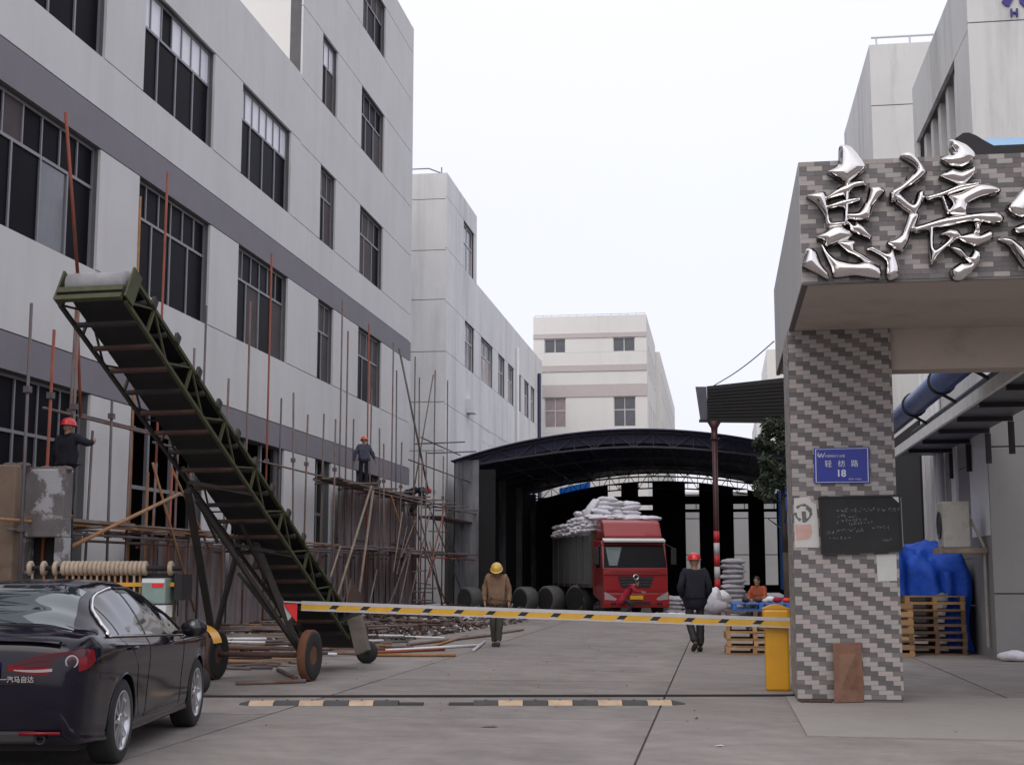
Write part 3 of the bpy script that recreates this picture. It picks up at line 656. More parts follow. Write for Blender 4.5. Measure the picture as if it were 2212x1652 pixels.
def tiles(u0,u1,z0,z1,s,L,Hh,name,parent,maxn,face='-s',sparse=False,seed=3):
    rr=random.Random(seed); nr=int((z1-z0)/Hh); out=[]
    stuff={k:MB() for k in('tilel','tilepk','tiled','tilep')}
    cache={}
    for r in range(nr):
        zt=z1-r*Hh; zb=zt-Hh; off=(r*L/2)%(2*L)
        k=-3
        while True:
            a=u0+off-2*L+k*L; b=a+L
            if a>=u1-.004: break
            light=(k%2==0)
            if sparse and light and rr.random()<.22: light=False
            if sparse and not light and rr.random()<.10: light=True
            aa=max(a,u0); bb=min(b,u1)
            if bb-aa>.012:
                m=('tilel' if rr.random()<.7 else 'tilepk') if light else ('tiled' if rr.random()<.6 else 'tilep')
                out.append((aa,bb,zb,zt,m,rr.uniform(0,.003)))
            k+=1
    if face=='-s': out.sort(key=lambda t:t[0]); 
    for i,(a,b,zb,zt,m,d) in enumerate(out):
        gap=.0009
        if i<maxn:
            key=(round(b-a,3),m)
            if key not in cache:
                mb=MB(); mb.box(0,b-a-2*gap,-.009,.006,0,Hh-2*gap); cache[key]=mesh('tile',mb,m)
            inst('tile',cache[key],parent,(a+gap,s-d,zb+gap))
        else:
            if face=='-s': stuff[m].box(a+gap,b-gap,s-.009-d,s+.006,zb+gap,zt-gap)
            else: stuff[m].box(s-.009-d,s+.006,a+gap,b-gap,zb+gap,zt-gap)
    for m,mb in stuff.items():
        if mb.v: part(name,mb,m,parent,kind='stuff')
tiles(FU0,FU1,ZS+.0,FT,FS+.006,.158,.0508,'tiles',can,300,sparse=True)
tiles(PU0,PU1,0.0,ZS-.014,PS+.006,.170,.0543,'tiles',pil,0)
tiles(PS+.01,PS+1.24,0.0,ZS-.014,PU0+.006,.17,.0543,'tiles',pil,0,face='u',seed=5)
part('corner_trim',MB().box(PU0-.006,PU0+.004,PS-.004,PS+.004,0,ZS-.02),'grout',pil)
# chrome characters
def cpt(x,y): return atS(1723.8+.2207*x,315.8+.2207*y,FS-.10)
def character(strokes,label,cat='lettering'):
    org=cpt(*strokes[0][0]); org=Vector((org.x,FS-.10,org.z))
    t=thing('chrome_character',org,label,cat,group='polished metal characters on the gate sign')
    for poly in strokes:
        P=[cpt(*q) for q in poly]; n_=len(P); out=[]
        Q=[(q.x-org.x,q.z-org.z) for q in P]
        for i in range(n_):      # closed, slightly tightened spline outline
            a,b,c,d=Q[i-1],Q[i],Q[(i+1)%n_],Q[(i+2)%n_]
            L_=math.dist(b,c); m=max(2,int(L_/.014))
            for k in range(m):
                f=k/m; tt=.36
                h00=2*f**3-3*f*f+1; h10=f**3-2*f*f+f; h01=-2*f**3+3*f*f; h11=f**3-f*f
                out.append(tuple(h00*b[j]+h10*tt*(c[j]-a[j])+h01*c[j]+h11*tt*(d[j]-b[j]) for j in(0,1)))
        N=len(out)
        def inside(x,y):
            r_=False; j=N-1
            for i in range(N):
                (xi,yi),(xj,yj)=out[i],out[j]
                if (yi>y)!=(yj>y) and x<(xj-xi)*(y-yi)/(yj-yi)+xi: r_=not r_
                j=i
            return r_
        def dist(x,y):
            best=9
            for i in range(N):
                (ax,ay),(bx,by)=out[i],out[(i+1)%N]; dx,dy=bx-ax,by-ay; L2=dx*dx+dy*dy or 1e-9
                t_=max(0,min(1,((x-ax)*dx+(y-ay)*dy)/L2)); best=min(best,math.hypot(x-ax-t_*dx,y-ay-t_*dy))
            return best
        xs=[p[0] for p in out]; ysn=[p[1] for p in out]; st_=.010; pts=list(out)
        x=min(xs)
        while x<max(xs):
            y=min(ysn)
            while y<max(ysn):
                if inside(x,y) and dist(x,y)>.0045: pts.append((x,y))
                y+=st_
            x+=st_
        cdt=mathutils.geometry.delaunay_2d_cdt([Vector(p) for p in pts],[(i,(i+1)%N) for i in range(N)],[],1,1e-6)
        vv,_,ff=cdt[0],cdt[1],cdt[2]; mb=MB(); V3=[]
        for v in vv:
            d=dist(v.x,v.y); h=.078*(1-math.exp(-d/.030)); V3.append((v.x,-h,v.y))
        mb.add(V3,ff); me=mesh('stroke',mb,'chrome',True,recalc=False)
        b=bmesh.new(); b.from_mesh(me); bmesh.ops.recalc_face_normals(b,faces=b.faces)
        if sum(f.normal.y for f in b.faces)>0: bmesh.ops.reverse_faces(b,faces=b.faces)
        b.to_mesh(me); b.free()
        for pz in me.polygons: pz.use_smooth=True
        s_=bpy.data.objects.new('stroke',me); C.objects.link(s_); s_.parent=t
        mb=MB(); mb.add([(x,0,z) for x,z in out]+[(x,.085,z) for x,z in out],[(i,(i+1)%N,N+(i+1)%N,N+i) for i in range(N)]+[tuple(range(N,2*N))])
        o2=bpy.data.objects.new('return',mesh('return',mb,'chromeside',False)); C.objects.link(o2); o2.parent=s_
        # stand-off pins
        c=sum((q for q in P),Vector())/len(P)
        part('pin',MB().tube((c.x,FS-.10,c.z),(c.x,FS+.006,c.z),.008,6),'black',t)
    return t
character([
 [(407,-4),(517,8),(604,105),(668,205),(631,262),(520,340),(480,384),(440,350),(285,254),(391,191)],
 [(80,490),(180,450),(270,452),(300,600),(322,735),(440,735),(440,785),(290,800),(262,680),(180,560)],
 [(700,400),(800,390),(855,440),(800,520),(740,600),(702,715),(560,728),(450,700),(490,655),(590,640),(660,540),(690,440)],
 [(290,490),(400,400),(560,340),(650,335),(668,395),(560,420),(500,470),(400,495),(300,520)],
 [(300,575),(440,520),(600,500),(608,540),(480,590),(330,622)],
 [(455,370),(508,375),(500,600),(492,755),(445,770),(450,600)],
 [(180,890),(330,790),(430,780),(540,868),(480,920),(290,988),(240,930)],
 [(482,730),(540,770),(570,740),(650,780),(728,880),(700,920),(600,880),(515,825)],
 [(40,1150),(80,1010),(130,990),(180,1030),(230,1150),(300,1250),(290,1300),(180,1240),(60,1180)],
 [(235,965),(300,1040),(400,1110),(560,1140),(700,1130),(805,1190),(800,1290),(560,1262),(360,1280),(310,1180),(245,1040)],
 [(372,940),(520,917),(572,930),(560,1010),(640,1060),(760,1150),(690,1150),(560,1080),(470,1040)],
 [(670,1010),(730,980),(860,1040),(930,1010),(970,1090),(1000,1200),(980,1280),(900,1310),(860,1260),(850,1130),(760,1060)]],
 'leftmost polished metal character on the tiled gate sign, its top dot rising above the edge')
character([
 [(1000,100),(1060,62),(1130,80),(1255,235),(1262,270),(1190,340),(985,480),(945,545),(900,540),(905,440),(1010,380),(1155,215)],
 [(930,478),(1010,470),(1125,560),(1170,450),(1230,430),(1243,490),(1210,600),(1140,695),(1085,655),(960,560)],
 [(1065,670),(1150,645),(1195,685),(1110,860),(1080,960),(1010,1040),(870,962),(885,928),(1000,860)],
 [(1496,-67),(1641,-17),(1727,64),(1727,137),(1614,205),(1473,191),(1396,128),(1520,70),(1487,10)],
 [(1380,300),(1500,222),(1600,240),(1730,200),(1740,280),(1620,372),(1500,355)],
 [(1250,490),(1380,455),(1530,390),(1600,370),(1770,350),(1760,400),(1600,440),(1420,500),(1275,545)],
 [(1470,490),(1600,450),(1770,370),(1900,380),(1990,420),(1960,470),(1800,510),(1680,570),(1640,680),(1475,660),(1505,560)],
 [(1400,490),(1432,495),(1482,645),(1455,655)],
 [(1120,800),(1250,750),(1400,700),(1600,670),(1800,640),(1950,640),(2020,700),(1990,760),(1850,762),(1740,740),(1560,772),(1300,820),(1150,852)],
 [(1280,800),(1330,790),(1335,1000),(1470,905),(1390,865),(1480,810),(1570,820),(1602,890),(1500,970),(1400,1060),(1310,1160),(1290,1100)],
 [(1540,890),(1700,840),(1780,860),(1880,820),(1920,860),(1900,920),(1800,960),(1720,985),(1620,950)],
 [(1722,755),(1792,755),(1785,850),(1722,845)],
 [(1490,990),(1600,1000),(1670,1080),(1720,1010),(1790,1030),(1800,1110),(1700,1230),(1600,1310),(1520,1300),(1490,1210),(1590,1140),(1680,1150),(1600,1085)]],
 'second polished metal character on the tiled gate sign, with a tall two part left side')
character([
 [(2040,600),(2120,500),(2210,400),(2330,380),(2330,560),(2210,700),(2100,680)],
 [(2105,800),(2250,740),(2400,740),(2400,860),(2150,862)],
 [(1960,912),(2080,898),(2200,980),(2262,1100),(2220,1190),(2150,1100),(2060,970)],
 [(2300,200),(2380,180),(2400,1100),(2330,1180),(2310,900)]],
 'rightmost polished metal character on the gate sign, cut off by the picture edge')
# blue number plate
def face_pt(px,py,off=.012): return atS(px,py,PS-off)
a=face_pt(1757,966); b=face_pt(1880,1043)
pl=thing('street_plate',(a.x,PS-.03,a.z),'blue enamel street number plate reading 18 on the tiled pillar','sign')
mb=MB(); tl,tr,br,bl=[face_pt(*q,.034) for q in((1757.5,968),(1878,965),(1880,1043),(1759,1044))]
mb.prism([tl,tr,br,bl],(0,.008,0)); part('plate',mb,'signblue',pl)
def inset(P,k):
    c=sum(P,Vector())/4; return [c+(p-c)*Vector((1,1,1)) - (p-c).normalized()*k for p in P]
O=inset([tl,tr,br,bl],.022); I=inset([tl,tr,br,bl],.032); mb=MB()
for i in range(4):
    j=(i+1)%4; mb.prism([O[i],O[j],I[j],I[i]],(0,-.0025,0))
part('border',mb,'signwhite',pl)
def ptext(txt,px,py,size,m,parent,off=.0365,bold=0,spacing=1,org=None):
    p=face_pt(px,py,off); o=org or Vector(ORG[parent.name]); return text_mesh(txt,size,m,parent,p-o,(PI/2,0,0),.0008,bold=bold,spacing=spacing)
ptext('轻',1789,1002.5,.088,'signwhite',pl,bold=.0); ptext('纺',1818,1002,.088,'signwhite',pl,bold=.0); ptext('路',1846,1001.5,.088,'signwhite',pl,bold=.0)
ptext('18',1817,1022.5,.115,'signwhite',pl,bold=.003)
ptext('中国轻纺工业城',1803,985,.034,'signwhite',pl)
ptext('地名办  3120301',1847,1034.5,.022,'signwhite',pl)
mb=MB()
for (x0,y0,x1,y1) in((1767,977,1771,988),(1771,988,1774,979),(1774,979,1777,988),(1777,988,1782,977),(1765,981,1769,987)):
    mb.bar(face_pt(x0,y0,.0365),face_pt(x1,y1,.0365),.007,.0015,up=(0,1,0))
part('emblem',mb,'signwhite',pl)
# chalkboard
cb=thing('chalkboard',face_pt(1771,1195,.05),'small black chalkboard with faint chalk writing hung on the tiled pillar','board')
mb=MB(); P=[face_pt(*q,.055) for q in((1769,1074),(1943,1070),(1949,1189),(1776,1196))]; mb.prism(P,(0,.02,0)); part('panel',mb,'board',cb)
mb=MB()
for i in range(4): mb.bar(P[i]+Vector((0,-.004,0)),P[(i+1)%4]+Vector((0,-.004,0)),.022,.016,up=(0,1,0))
part('edge',mb,'black',cb)
mb=MB(); mb.bar(face_pt(1944.5,1074,.06),face_pt(1950,1180,.06),.016,.012,up=(0,1,0)); part('side_strip',mb,'boomw',cb)
mb=MB(); mb.prism([face_pt(*q,.0575) for q in((1926,1071.5),(1942,1071),(1942,1086))],(0,.001,0)); part('torn_paper',mb,'paper',cb)
mb=MB(); rr=random.Random(4)
def scribble(x0,x1,y,h,step,slope=0):
    x=x0
    while x<x1:
        n=rr.randint(2,4)
        for k in range(n):
            ax=x+rr.uniform(0,step*.6); ay=y+slope*(x-x0)+rr.uniform(-h/2,h/2); L_=rr.uniform(.25,.7)*h; an=rr.choice([0,PI/2,PI/4,-PI/4,.2])+rr.uniform(-.2,.2)
            mb.bar(face_pt(ax,ay,.0575),face_pt(ax+L_*math.cos(an),ay+L_*math.sin(an),.0575),.0045,.001,up=(0,1,0))
        x+=step
scribble(1805,1940,1100,8,10,.0); scribble(1806,1850,1114,6,8); scribble(1808,1868,1125,6,8,-.05); scribble(1830,1880,1131,5,7,-.1); scribble(1884,1918,1138,5,8); scribble(1787,1860,1150,7,9,-.12); scribble(1790,1835,1162,6,8); scribble(1905,1925,1165,5,8)
part('chalk_writing',mb,'chalk',cb,kind=None)
# posters
po=thing('wall_poster',face_pt(1715,1180,.02),'torn white poster with grey round print on the left of the pillar','poster')
mb=MB(); mb.prism([face_pt(*q,.0135) for q in((1715,1076),(1748,1073),(1753,1085),(1763,1088),(1768,1140),(1770,1182),(1717,1182))],(0,.002,0)); part('sheet',mb,'paper',po)
mb=MB()
c=Vector((1735,1107)); 
for k in range(20):
    t=k/20*2*PI
    if k in(4,5,10,11): continue
    a1=face_pt(c.x+17*math.cos(t),c.y+17*math.sin(t),.015); a2=face_pt(c.x+17*math.cos(t+.32),c.y+17*math.sin(t+.32),.015); mb.bar(a1,a2,.02 if k%3 else .035,.001,up=(0,1,0))
mb.bar(face_pt(1736,1104,.015),face_pt(1738,1128,.015),.05,.0012,up=(0,1,0)); mb.bar(face_pt(1742,1095,.015),face_pt(1752,1105,.015),.04,.0011,up=(0,1,0)); part('print',mb,'ink',po)
mb=MB(); mb.prism([face_pt(*q,.0148) for q in((1718,1133),(1752,1132),(1755,1150),(1749,1164),(1720,1168))],(0,.001,0)); part('red_print',mb,'paperred',po)
mb=MB(); mb.prism([face_pt(*q,.0135) for q in((1893,1197.5),(1936,1196),(1938,1254),(1896,1255))],(0,.002,0)); solo('paper_notice',mb,'paper',face_pt(1915,1225,.0135),'blank white notice pasted below the chalkboard','notice')
# rusty board leaning on the pillar
mb=MB(); p0=gnd(1803,1521); p1=gnd(1868,1519); tp=atS(1799,1389,PS-.07); tq=atS(1860,1387,PS-.07)
P=[p0+Vector((0,0,.02)),p1+Vector((0,0,.02)),tq,tp]; mb.prism(P,(0,.03,0)); solo('rusty_board',mb,'rust',p0,'rusty brown board leaning on the foot of the tiled pillar','board',bevel=.004)
mb=MB(); q=gnd(1757,1519)
for k in range(7): mb.ball(q+Vector((-.12+.05*k,-.01+.02*(k%2),.03)),.035,8,(1.3,.8,.5))
solo('dirt_clump',mb,'rustdark',q,'small brown clump of debris at the foot of the pillar','debris')
# ================================================================ BARRIER
bs=gnd(1681,1492); bsv=bs.y
Bx=thing('boom_barrier',bs,'yellow boom barrier box with long striped arm across the yard entrance','barrier')
bz0=gnd(1653,1492).x; bz1=gnd(1709,1492).x; s0=bsv-.0; 
mb=MB(); mb.box(bz0+.015,bz1-.01,s0,s0+.32,.0,.84); part('cabinet',mb,'yellow',Bx,bevel=.03)
mb=MB(); zb=atS(1680,1345,s0).z; mb.box(bz0-.01,bz1+.015,s0-.015,s0+.34,.855,1.06); part('cap',mb,'yellow',Bx,bevel=.045)
mb=MB(); mb.grid(lambda i,j:(bz0-.008+(bz1-bz0+.02)*i,s0-.01+.345*j,1.055+.055*math.sin(PI*i)),10,1); mb.grid(lambda i,j:(bz0-.008+(bz1-bz0+.02)*i,s0-.01,1.05+(.005+.055*math.sin(PI*i))*j),10,1); part('lid',mb,'skyblue' if False else 'yellow',Bx,True)
mb=MB(); mb.box(bz0,bz1-.0,s0-.004,s0+.1,.836,.857); part('seam',mb,'rustdark',Bx)
a=atS(1708,1345,s0-.08); b=atS(652,1308,s0-.02+.35); 
arm=MB(); d=(b-a).normalized(); up=Vector((0,0,1)); sec=.126
part('arm',arm.bar(a+Vector((0,0,.0)),b,.05,sec,up=(0,0,1)),'boomy',Bx)
ay=Vector((0,-1,0)); LA=(b-a).length; nrm=d.cross(Vector((0,0,1))).normalized(); nrm=nrm if nrm.y<0 else -nrm; upv=nrm.cross(d); upv=upv if upv.z>0 else -upv
mb=MB(); mb.obox((a+b)/2+nrm*.0005+upv*(sec/2-.018),d*LA/2,nrm*.0265,upv*.022); part('white_edge',mb,'boomw',Bx)
mb=MB(); mb.obox((a+b)/2+nrm*.0003-upv*(sec/2-.005),d*LA/2,nrm*.0262,upv*.008); part('lower_edge',mb,'boomw',Bx)
nS=14
for k in range(nS):
    t=.42+k*(LA-.9)/(nS-1); c=a+d*t+nrm*.0272
    mb=MB(); e=d if d.x>0 else -d
    mb.prism([c+e*(-.07)+upv*-.03,c+e*(.03)+upv*-.03,c+e*(.085)+upv*.022,c+e*(-.015)+upv*.022],nrm*.002); part('black_stripe',mb,'black',Bx)
    mb=MB(); mb.prism([c+e*(-.115)+upv*-.058,c+e*(.0)+upv*-.058,c+e*(.03)+upv*-.031,c+e*(-.07)+upv*-.031],nrm*.0015); part('white_stripe',mb,'boomw',Bx)
tip=b; mb=MB(); mb.bar(b+upv*.045,b-Vector((.26,0,-.012))+upv*.045,.03,.02); part('tip_bar',mb,'boomw',Bx)
mb=MB(); q0=atS(611,1303,b.y); q1=atS(642,1303,b.y); q2=atS(641,1343,b.y); q3=atS(628,1326,b.y)
mb.prism([q0,q1,q2,q3],(0,.01,0)); part('pennant',mb,'redfl',Bx)
mb=MB(); mb.prism([atS(612,1306,b.y+.03),atS(630,1331,b.y+.03),atS(622,1340,b.y+.03)],(0,.008,0)); part('pennant_border',mb,'paper',Bx)
# ---------------------------------------------------------------- more helpers
def atY(px,py,Y):
    d=ray(px,py); wy=-d.x*sa+d.y*ca; t=Y/wy; return Vector((d.x*t,d.y*t,HC+d.z*t))
# ================================================================ LOW WALL BLOCK at left
lb=thing('old_wall',(-7.5,20.5,0),'old peeling brown and grey masonry stub with a dark square opening, behind the black car','wall')
p0=atS(-60,1005,20.2); p1=atS(35,1003,20.2); p2=atS(141,1012,20.5)
part('pier',MB().box(p0.x,p1.x,20.2,20.75,0,p1.z),'wallbrown',lb,bevel=.03)
o0=atS(54,1160,20.5); o1=atS(115,1235,20.5)
zt=p2.z
part('masonry',MB().box(p1.x+.003,p2.x,20.5,20.8,o0.z,zt),'wallpeel',lb,bevel=.02)
part('masonry',MB().box(p1.x+.003,o0.x,20.5,20.8,0,o0.z-.002),'wallpeel',lb); part('masonry',MB().box(o1.x,p2.x,20.5,20.8,0,o0.z-.002),'wallpeel',lb)
part('masonry',MB().box(o0.x+.002,o1.x-.002,20.5,20.8,0,o1.z-.3),'wallpeel',lb)
part('recess',MB().box(o0.x-.15,p2.x-.02,20.85,20.9,0,o0.z+.3),'dark',lb)
mb=MB(); rr=random.Random(2)
for k in range(26):
    u=rr.uniform(p0.x,p2.x); c=Vector((u,20.45 if u<p1.x else 20.62,(p1.z if u<p1.x else zt))); mb.ball(c,rr.uniform(.04,.1),6,(1.5,1,.6))
part('broken_edge',mb,'rubble',lb,kind='stuff')
# ================================================================ TIN HOARDING
def tin(z0,z1,s0,s1,u,label,seed):
    t=thing('tin_hoarding',(u,s0,z0),label,'hoarding'); r2=random.Random(seed); s=s0; k=('tin',z1-z0)
    if k not in WC:
        mb=MB(); mb.grid(lambda i,j:(.018*math.sin(i*2*PI*9),i*.92,j*(z1-z0)),54,1); WC[k]=mesh('tin_sheet',mb,'tin')
    while s<s1:
        o=inst('tin_sheet',WC[k],t,(u+r2.uniform(-.03,.03),s,z0+r2.uniform(-.05,.05)),0); o.rotation_euler=(r2.uniform(-.015,.015),r2.uniform(-.02,.02),r2.uniform(-.02,.02)); s+=.86
    mb=MB(); mb.bar((u-.04,s0,z1-.2),(u-.04,s1,z1-.2),.06); mb.bar((u-.04,s0,z0+.3),(u-.04,s1,z0+.3),.06); part('rail',mb,'rustdark',t)
    return t
tin(0.02,2.25,27.2,53.6,-11.75,'lower row of rusty corrugated sheets along the foot of the grey block',5)
tin(2.3,4.35,42.6,53.4,-11.8,'upper row of rusty corrugated sheets under the scaffold deck',9)
mb=MB(); mb.box(-11.62,-11.55,50.4,51.1,2.0,2.55); solo('switch_box',mb,'black',(-11.6,50.7,2),'small black box fixed on the rusty sheets','box')
# ================================================================ SCAFFOLD
poles=[ # px, ytop, ybottom(None=ground), row u, mat, r
 (68,655,None,-10.6,'greypole'),(117,712,None,-10.6,'redpole'),(166,640,None,-11.3,'rustpole'),(172,600,None,-10.9,'rustpole'),(242,865,None,-10.9,'greypole'),
 (303,425,None,-11.4,'ochre'),(362,372,None,-11.3,'redpole'),(420,752,None,-10.7,'rustpole'),(446,660,None,-11.4,'greypole'),(283,930,None,-11.0,'rustpole'),(494,817,None,-10.5,'rustpole'),
 (541,650,None,-11.3,'rustpole'),(587,548,None,-11.3,'redpole'),(608,860,None,-11.5,'greypole'),(634,848,None,-10.6,'rustpole'),(665,895,None,-10.6,'rustpole'),(700,893,None,-11.3,'rustpole'),(725,905,None,-10.4,'rustpole'),
 (740,648,None,-11.3,'rustpole'),(752,715,None,-11.4,'rustpole'),(764,905,None,-11.5,'greypole'),(797,700,None,-11.55,'redpole'),(803,840,None,-11.5,'rustpole'),(820,925,None,-10.4,'greypole'),(829,958,None,-10.2,'rustpole'),
 (850,740,None,-11.0,'rustpole'),(857,800,None,-11.3,'greypole'),(868,955,None,-10.3,'greypole'),(897,770,None,-11.0,'greypole'),(906,815,None,-11.2,'rustpole'),(912,990,None,-10.0,'rustpole'),(921,975,None,-9.9,'greypole'),
 (940,800,None,-10.9,'greypole'),(967,822,None,-10.5,'rustpole'),(958,985,None,-10.2,'rustpole'),(384,965,None,-11.3,'rustpole'),(338,1000,None,-11.2,'rustpole'),(320,1020,None,-11.5,'ochre'),(372,1010,None,-11.0,'redpole'),(200,930,None,-11.5,'greypole')]
sc1=thing('scaffold',(-11,26,0),'rusty tube scaffold at the near end of the grey block, behind the conveyor','scaffold')
sc2=thing('scaffold',(-11,47,0),'rusty tube scaffold with plank decks at the far end of the grey block','scaffold')
rr=random.Random(12)
for (px,yt,yb,u,m) in poles:
    p=atU(px,yt,u); s=p.y; par=sc1 if px<480 else sc2
    q=Vector((u+rr.uniform(-.06,.06),s+rr.uniform(-.15,.15),0.0)); mb=MB(); mb.tube(q,p,.026,7); o=part('pole',mb,m,par,True)
    for z in (2.2,4.35):
        if z<p.z: c=q.lerp(p,z/p.z); part('coupler',MB().box(c.x-.05,c.x+.05,c.y-.05,c.y+.05,c.z-.05,c.z+.05),'greypole',o)
def led(par,s0,s1,u,z,m='rustpole',dz=0):
    part('ledger',MB().tube((u,s0,z),(u,s1,z+dz),.026,7),m,par,True)
led(sc1,19.5,38.5,-10.65,2.32,'ochre'); led(sc1,20,40,-10.75,2.18,'rustpole'); led(sc1,21,36,-11.35,2.1,'rustpole'); led(sc1,23.5,29,-11.35,4.35,'greypole'); led(sc1,26.2,31,-11.1,4.1,'greypole'); led(sc1,19,33,-11.3,2.25,'rustpole',.1); led(sc1,22,39,-11.3,4.3,'rustpole'); 
for s in (22.5,25.3,28.1,31,34,37): part('transom',MB().tube((-11.6,s,2.25),(-10.4,s,2.3),.026,7),'rustpole',sc1,True)
for (u,z,a,b,m) in ((-10.7,4.18,39,56,'rustpole'),(-11.3,4.15,38,54,'rustpole'),(-10.6,4.05,41,57,'greypole'),(-10.35,5.35,46,60.5,'greypole'),(-10.5,2.25,38,60,'rustpole'),(-11.3,2.15,38,54,'greypole'),(-10.1,4.0,54,61,'rustpole'),(-10.2,2.1,50,60,'redpole'),(-10.9,6.55,50.5,58.5,'greypole')): led(sc2,a,b,u,z,m)
for s in (39.5,42,44.5,47,49.5,52,54.5,57,59.5):
    for z in (2.3,4.14,): part('transom',MB().tube((-11.7,s,z),(-9.8,s,z+rr.uniform(-.03,.03)),.026,7),rr.choice(['rustpole','greypole']),sc2,True)
for z,s in ((6.5,52.5),(6.35,55)): part('transom',MB().tube((-11.6,s,z),(-9.6,s,z+.05),.026,7),'greypole',sc2,True)
for (u,s,m) in ((-10.7,20.5,0),(-11.0,20.5,0),(-10.7,24.5,0),(-11.0,24.3,0),(-11.2,28.5,0)):
    part('deck_board',MB().box(u-.12,u+.12,s,s+3.8,2.36+rr.uniform(0,.02),2.40+rr.uniform(0,.02)),'plank',sc1)
for i in range(5):
    for u in (-11.35,-11.1,-10.85):
        s=38.6+i*2.4; z=4.20+rr.uniform(0,.02); part('deck_board',MB().box(u-.12,u+.12,s,s+2.7,z,z+.045),rr.choice(['plank','rustdark','plank']),sc2)
for i in range(3):
    for u in (-11.0,-10.7,-10.4):
        s=51.4+i*2.4; part('deck_board',MB().box(u-.13,u+.13,s,s+2.35,3.62,3.68),'rustdark',sc2)
for i in range(6):
    for u in (-11.1,-10.8):
        s=42+i*3; part('deck_board',MB().box(u-.12,u+.12,s,s+2.8,2.33,2.37),'plank',sc2)
# diagonal braces: px pairs on given plane
def brace(par,p,q,u0,u1,m='rustpole',r=.026,nm='brace'):
    part(nm,MB().tube(atU(*p,u0),atU(*q,u1),r,7),m,par,True)
brace(sc2,(862,752),(925,1060),-10.8,-10.0,'greypole',.035); brace(sc2,(936,810),(890,1080),-10.6,-10.6); brace(sc2,(806,1060),(770,1325),-10.2,-9.6,'wallB' if False else 'plank',.04); brace(sc2,(875,1085),(975,1330),-10.2,-9.9,'rustpole'); brace(sc2,(940,1060),(880,1320),-10,-9.9,'rustpole')
brace(sc2,(905,1110),(960,1320),-10,-10); brace(sc2,(845,1070),(882,1190),-10.3,-10.1,'ochre'); brace(sc2,(960,1100),(905,1325),-10,-10,'redpole'); brace(sc2,(925,1090),(1010,1310),-10.2,-9.9,'greypole')
brace(sc1,(142,243),(168,592),-11.2,-11.2,'redpole',.032); brace(sc1,(165,590),(174,900),-11.1,-11.1,'redpole'); brace(sc1,(370,1010),(452,1185),-11.2,-11.0,'ochre'); brace(sc1,(388,1066),(141,1186),-10.3,-10.2,'ochre',.035,'loose_pole'); brace(sc1,(330,1000),(420,1320),-10.6,-10.6,'ochre')
r9=random.Random(5)
for k in range(9):
    x0=r9.uniform(868,965); y0=r9.uniform(1080,1200); brace(sc2,(x0,y0),(x0+r9.uniform(-45,45),y0+r9.uniform(70,135)),-10.2,-9.9,r9.choice(['rustpole','greypole','redpole','plank']),.022)
for k in range(10):
    x0=r9.uniform(870,930); y0=r9.uniform(1130,1310); brace(sc2,(x0,y0),(x0+r9.uniform(30,50),y0+r9.uniform(-3,6)),-10.1,-9.9,r9.choice(['rustpole','greypole']),.022)
for k in range(2):
    x0=r9.uniform(690,870); brace(sc2,(x0,r9.uniform(1190,1230)),(x0+r9.uniform(-30,30),1325),-10.4,-10.0,r9.choice(['rustpole','plank','greypole']),.022)
# light wood ladder poles
brace(sc2,(802,1050),(716,1330),-10.1,-9.6,'plank',.035); brace(sc2,(735,1180),(690,1320),-10.2,-9.9,'plank',.03)
# ================================================================ CONVEYOR
TLb=atY(126,655,15.25); TRb=atY(276,655,14.98); BLb=atY(640,1395,22.6); BRb=atY(763,1362,22.3)
wd_v=(TRb-TLb); wd=wd_v.length; e2=wd_v.normalized(); e2.z=0; e2.normalize()
Oc=(BLb+BRb)/2; Tc=(TLb+TRb)/2; ax=Tc-Oc; e2=Vector((-ax.y,ax.x,0)).normalized(); e2=e2 if e2.x>0 else -e2; LC=ax.length; e1=ax.normalized(); e3=e2.cross(e1); e3=e3 if e3.z>0 else -e3
HWc=.40; DP=.34
cvT=thing('belt_conveyor',(Oc.x,Oc.y,0),'tall inclined olive and black belt conveyor on a wheeled trestle','conveyor')
def cp(t,x,z): return Oc+e1*(t*LC)+e2*x+e3*z     # t 0 bottom..1 top
def chord(name,x,z,m,t0=0,t1=1,wd=.042): return part(name,MB().bar(cp(t0,x,z),cp(t1,x,z),wd,wd,up=e3),m,cvT)
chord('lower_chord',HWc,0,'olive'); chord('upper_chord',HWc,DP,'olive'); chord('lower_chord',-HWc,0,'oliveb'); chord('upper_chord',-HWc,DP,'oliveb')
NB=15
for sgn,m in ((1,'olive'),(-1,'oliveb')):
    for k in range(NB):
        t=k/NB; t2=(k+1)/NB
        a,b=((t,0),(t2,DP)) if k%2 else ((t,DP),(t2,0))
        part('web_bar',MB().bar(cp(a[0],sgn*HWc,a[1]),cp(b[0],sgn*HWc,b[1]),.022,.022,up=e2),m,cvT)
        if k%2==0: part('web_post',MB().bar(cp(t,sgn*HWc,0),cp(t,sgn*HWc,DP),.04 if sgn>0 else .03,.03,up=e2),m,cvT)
for k in range(19):
    t=.02+k*.052; part('cross_member',MB().bar(cp(t,-HWc+.03,0),cp(t,HWc-.03,0),.05,.04,up=e3),'rustdark' if k%3 else 'oliveb',cvT)
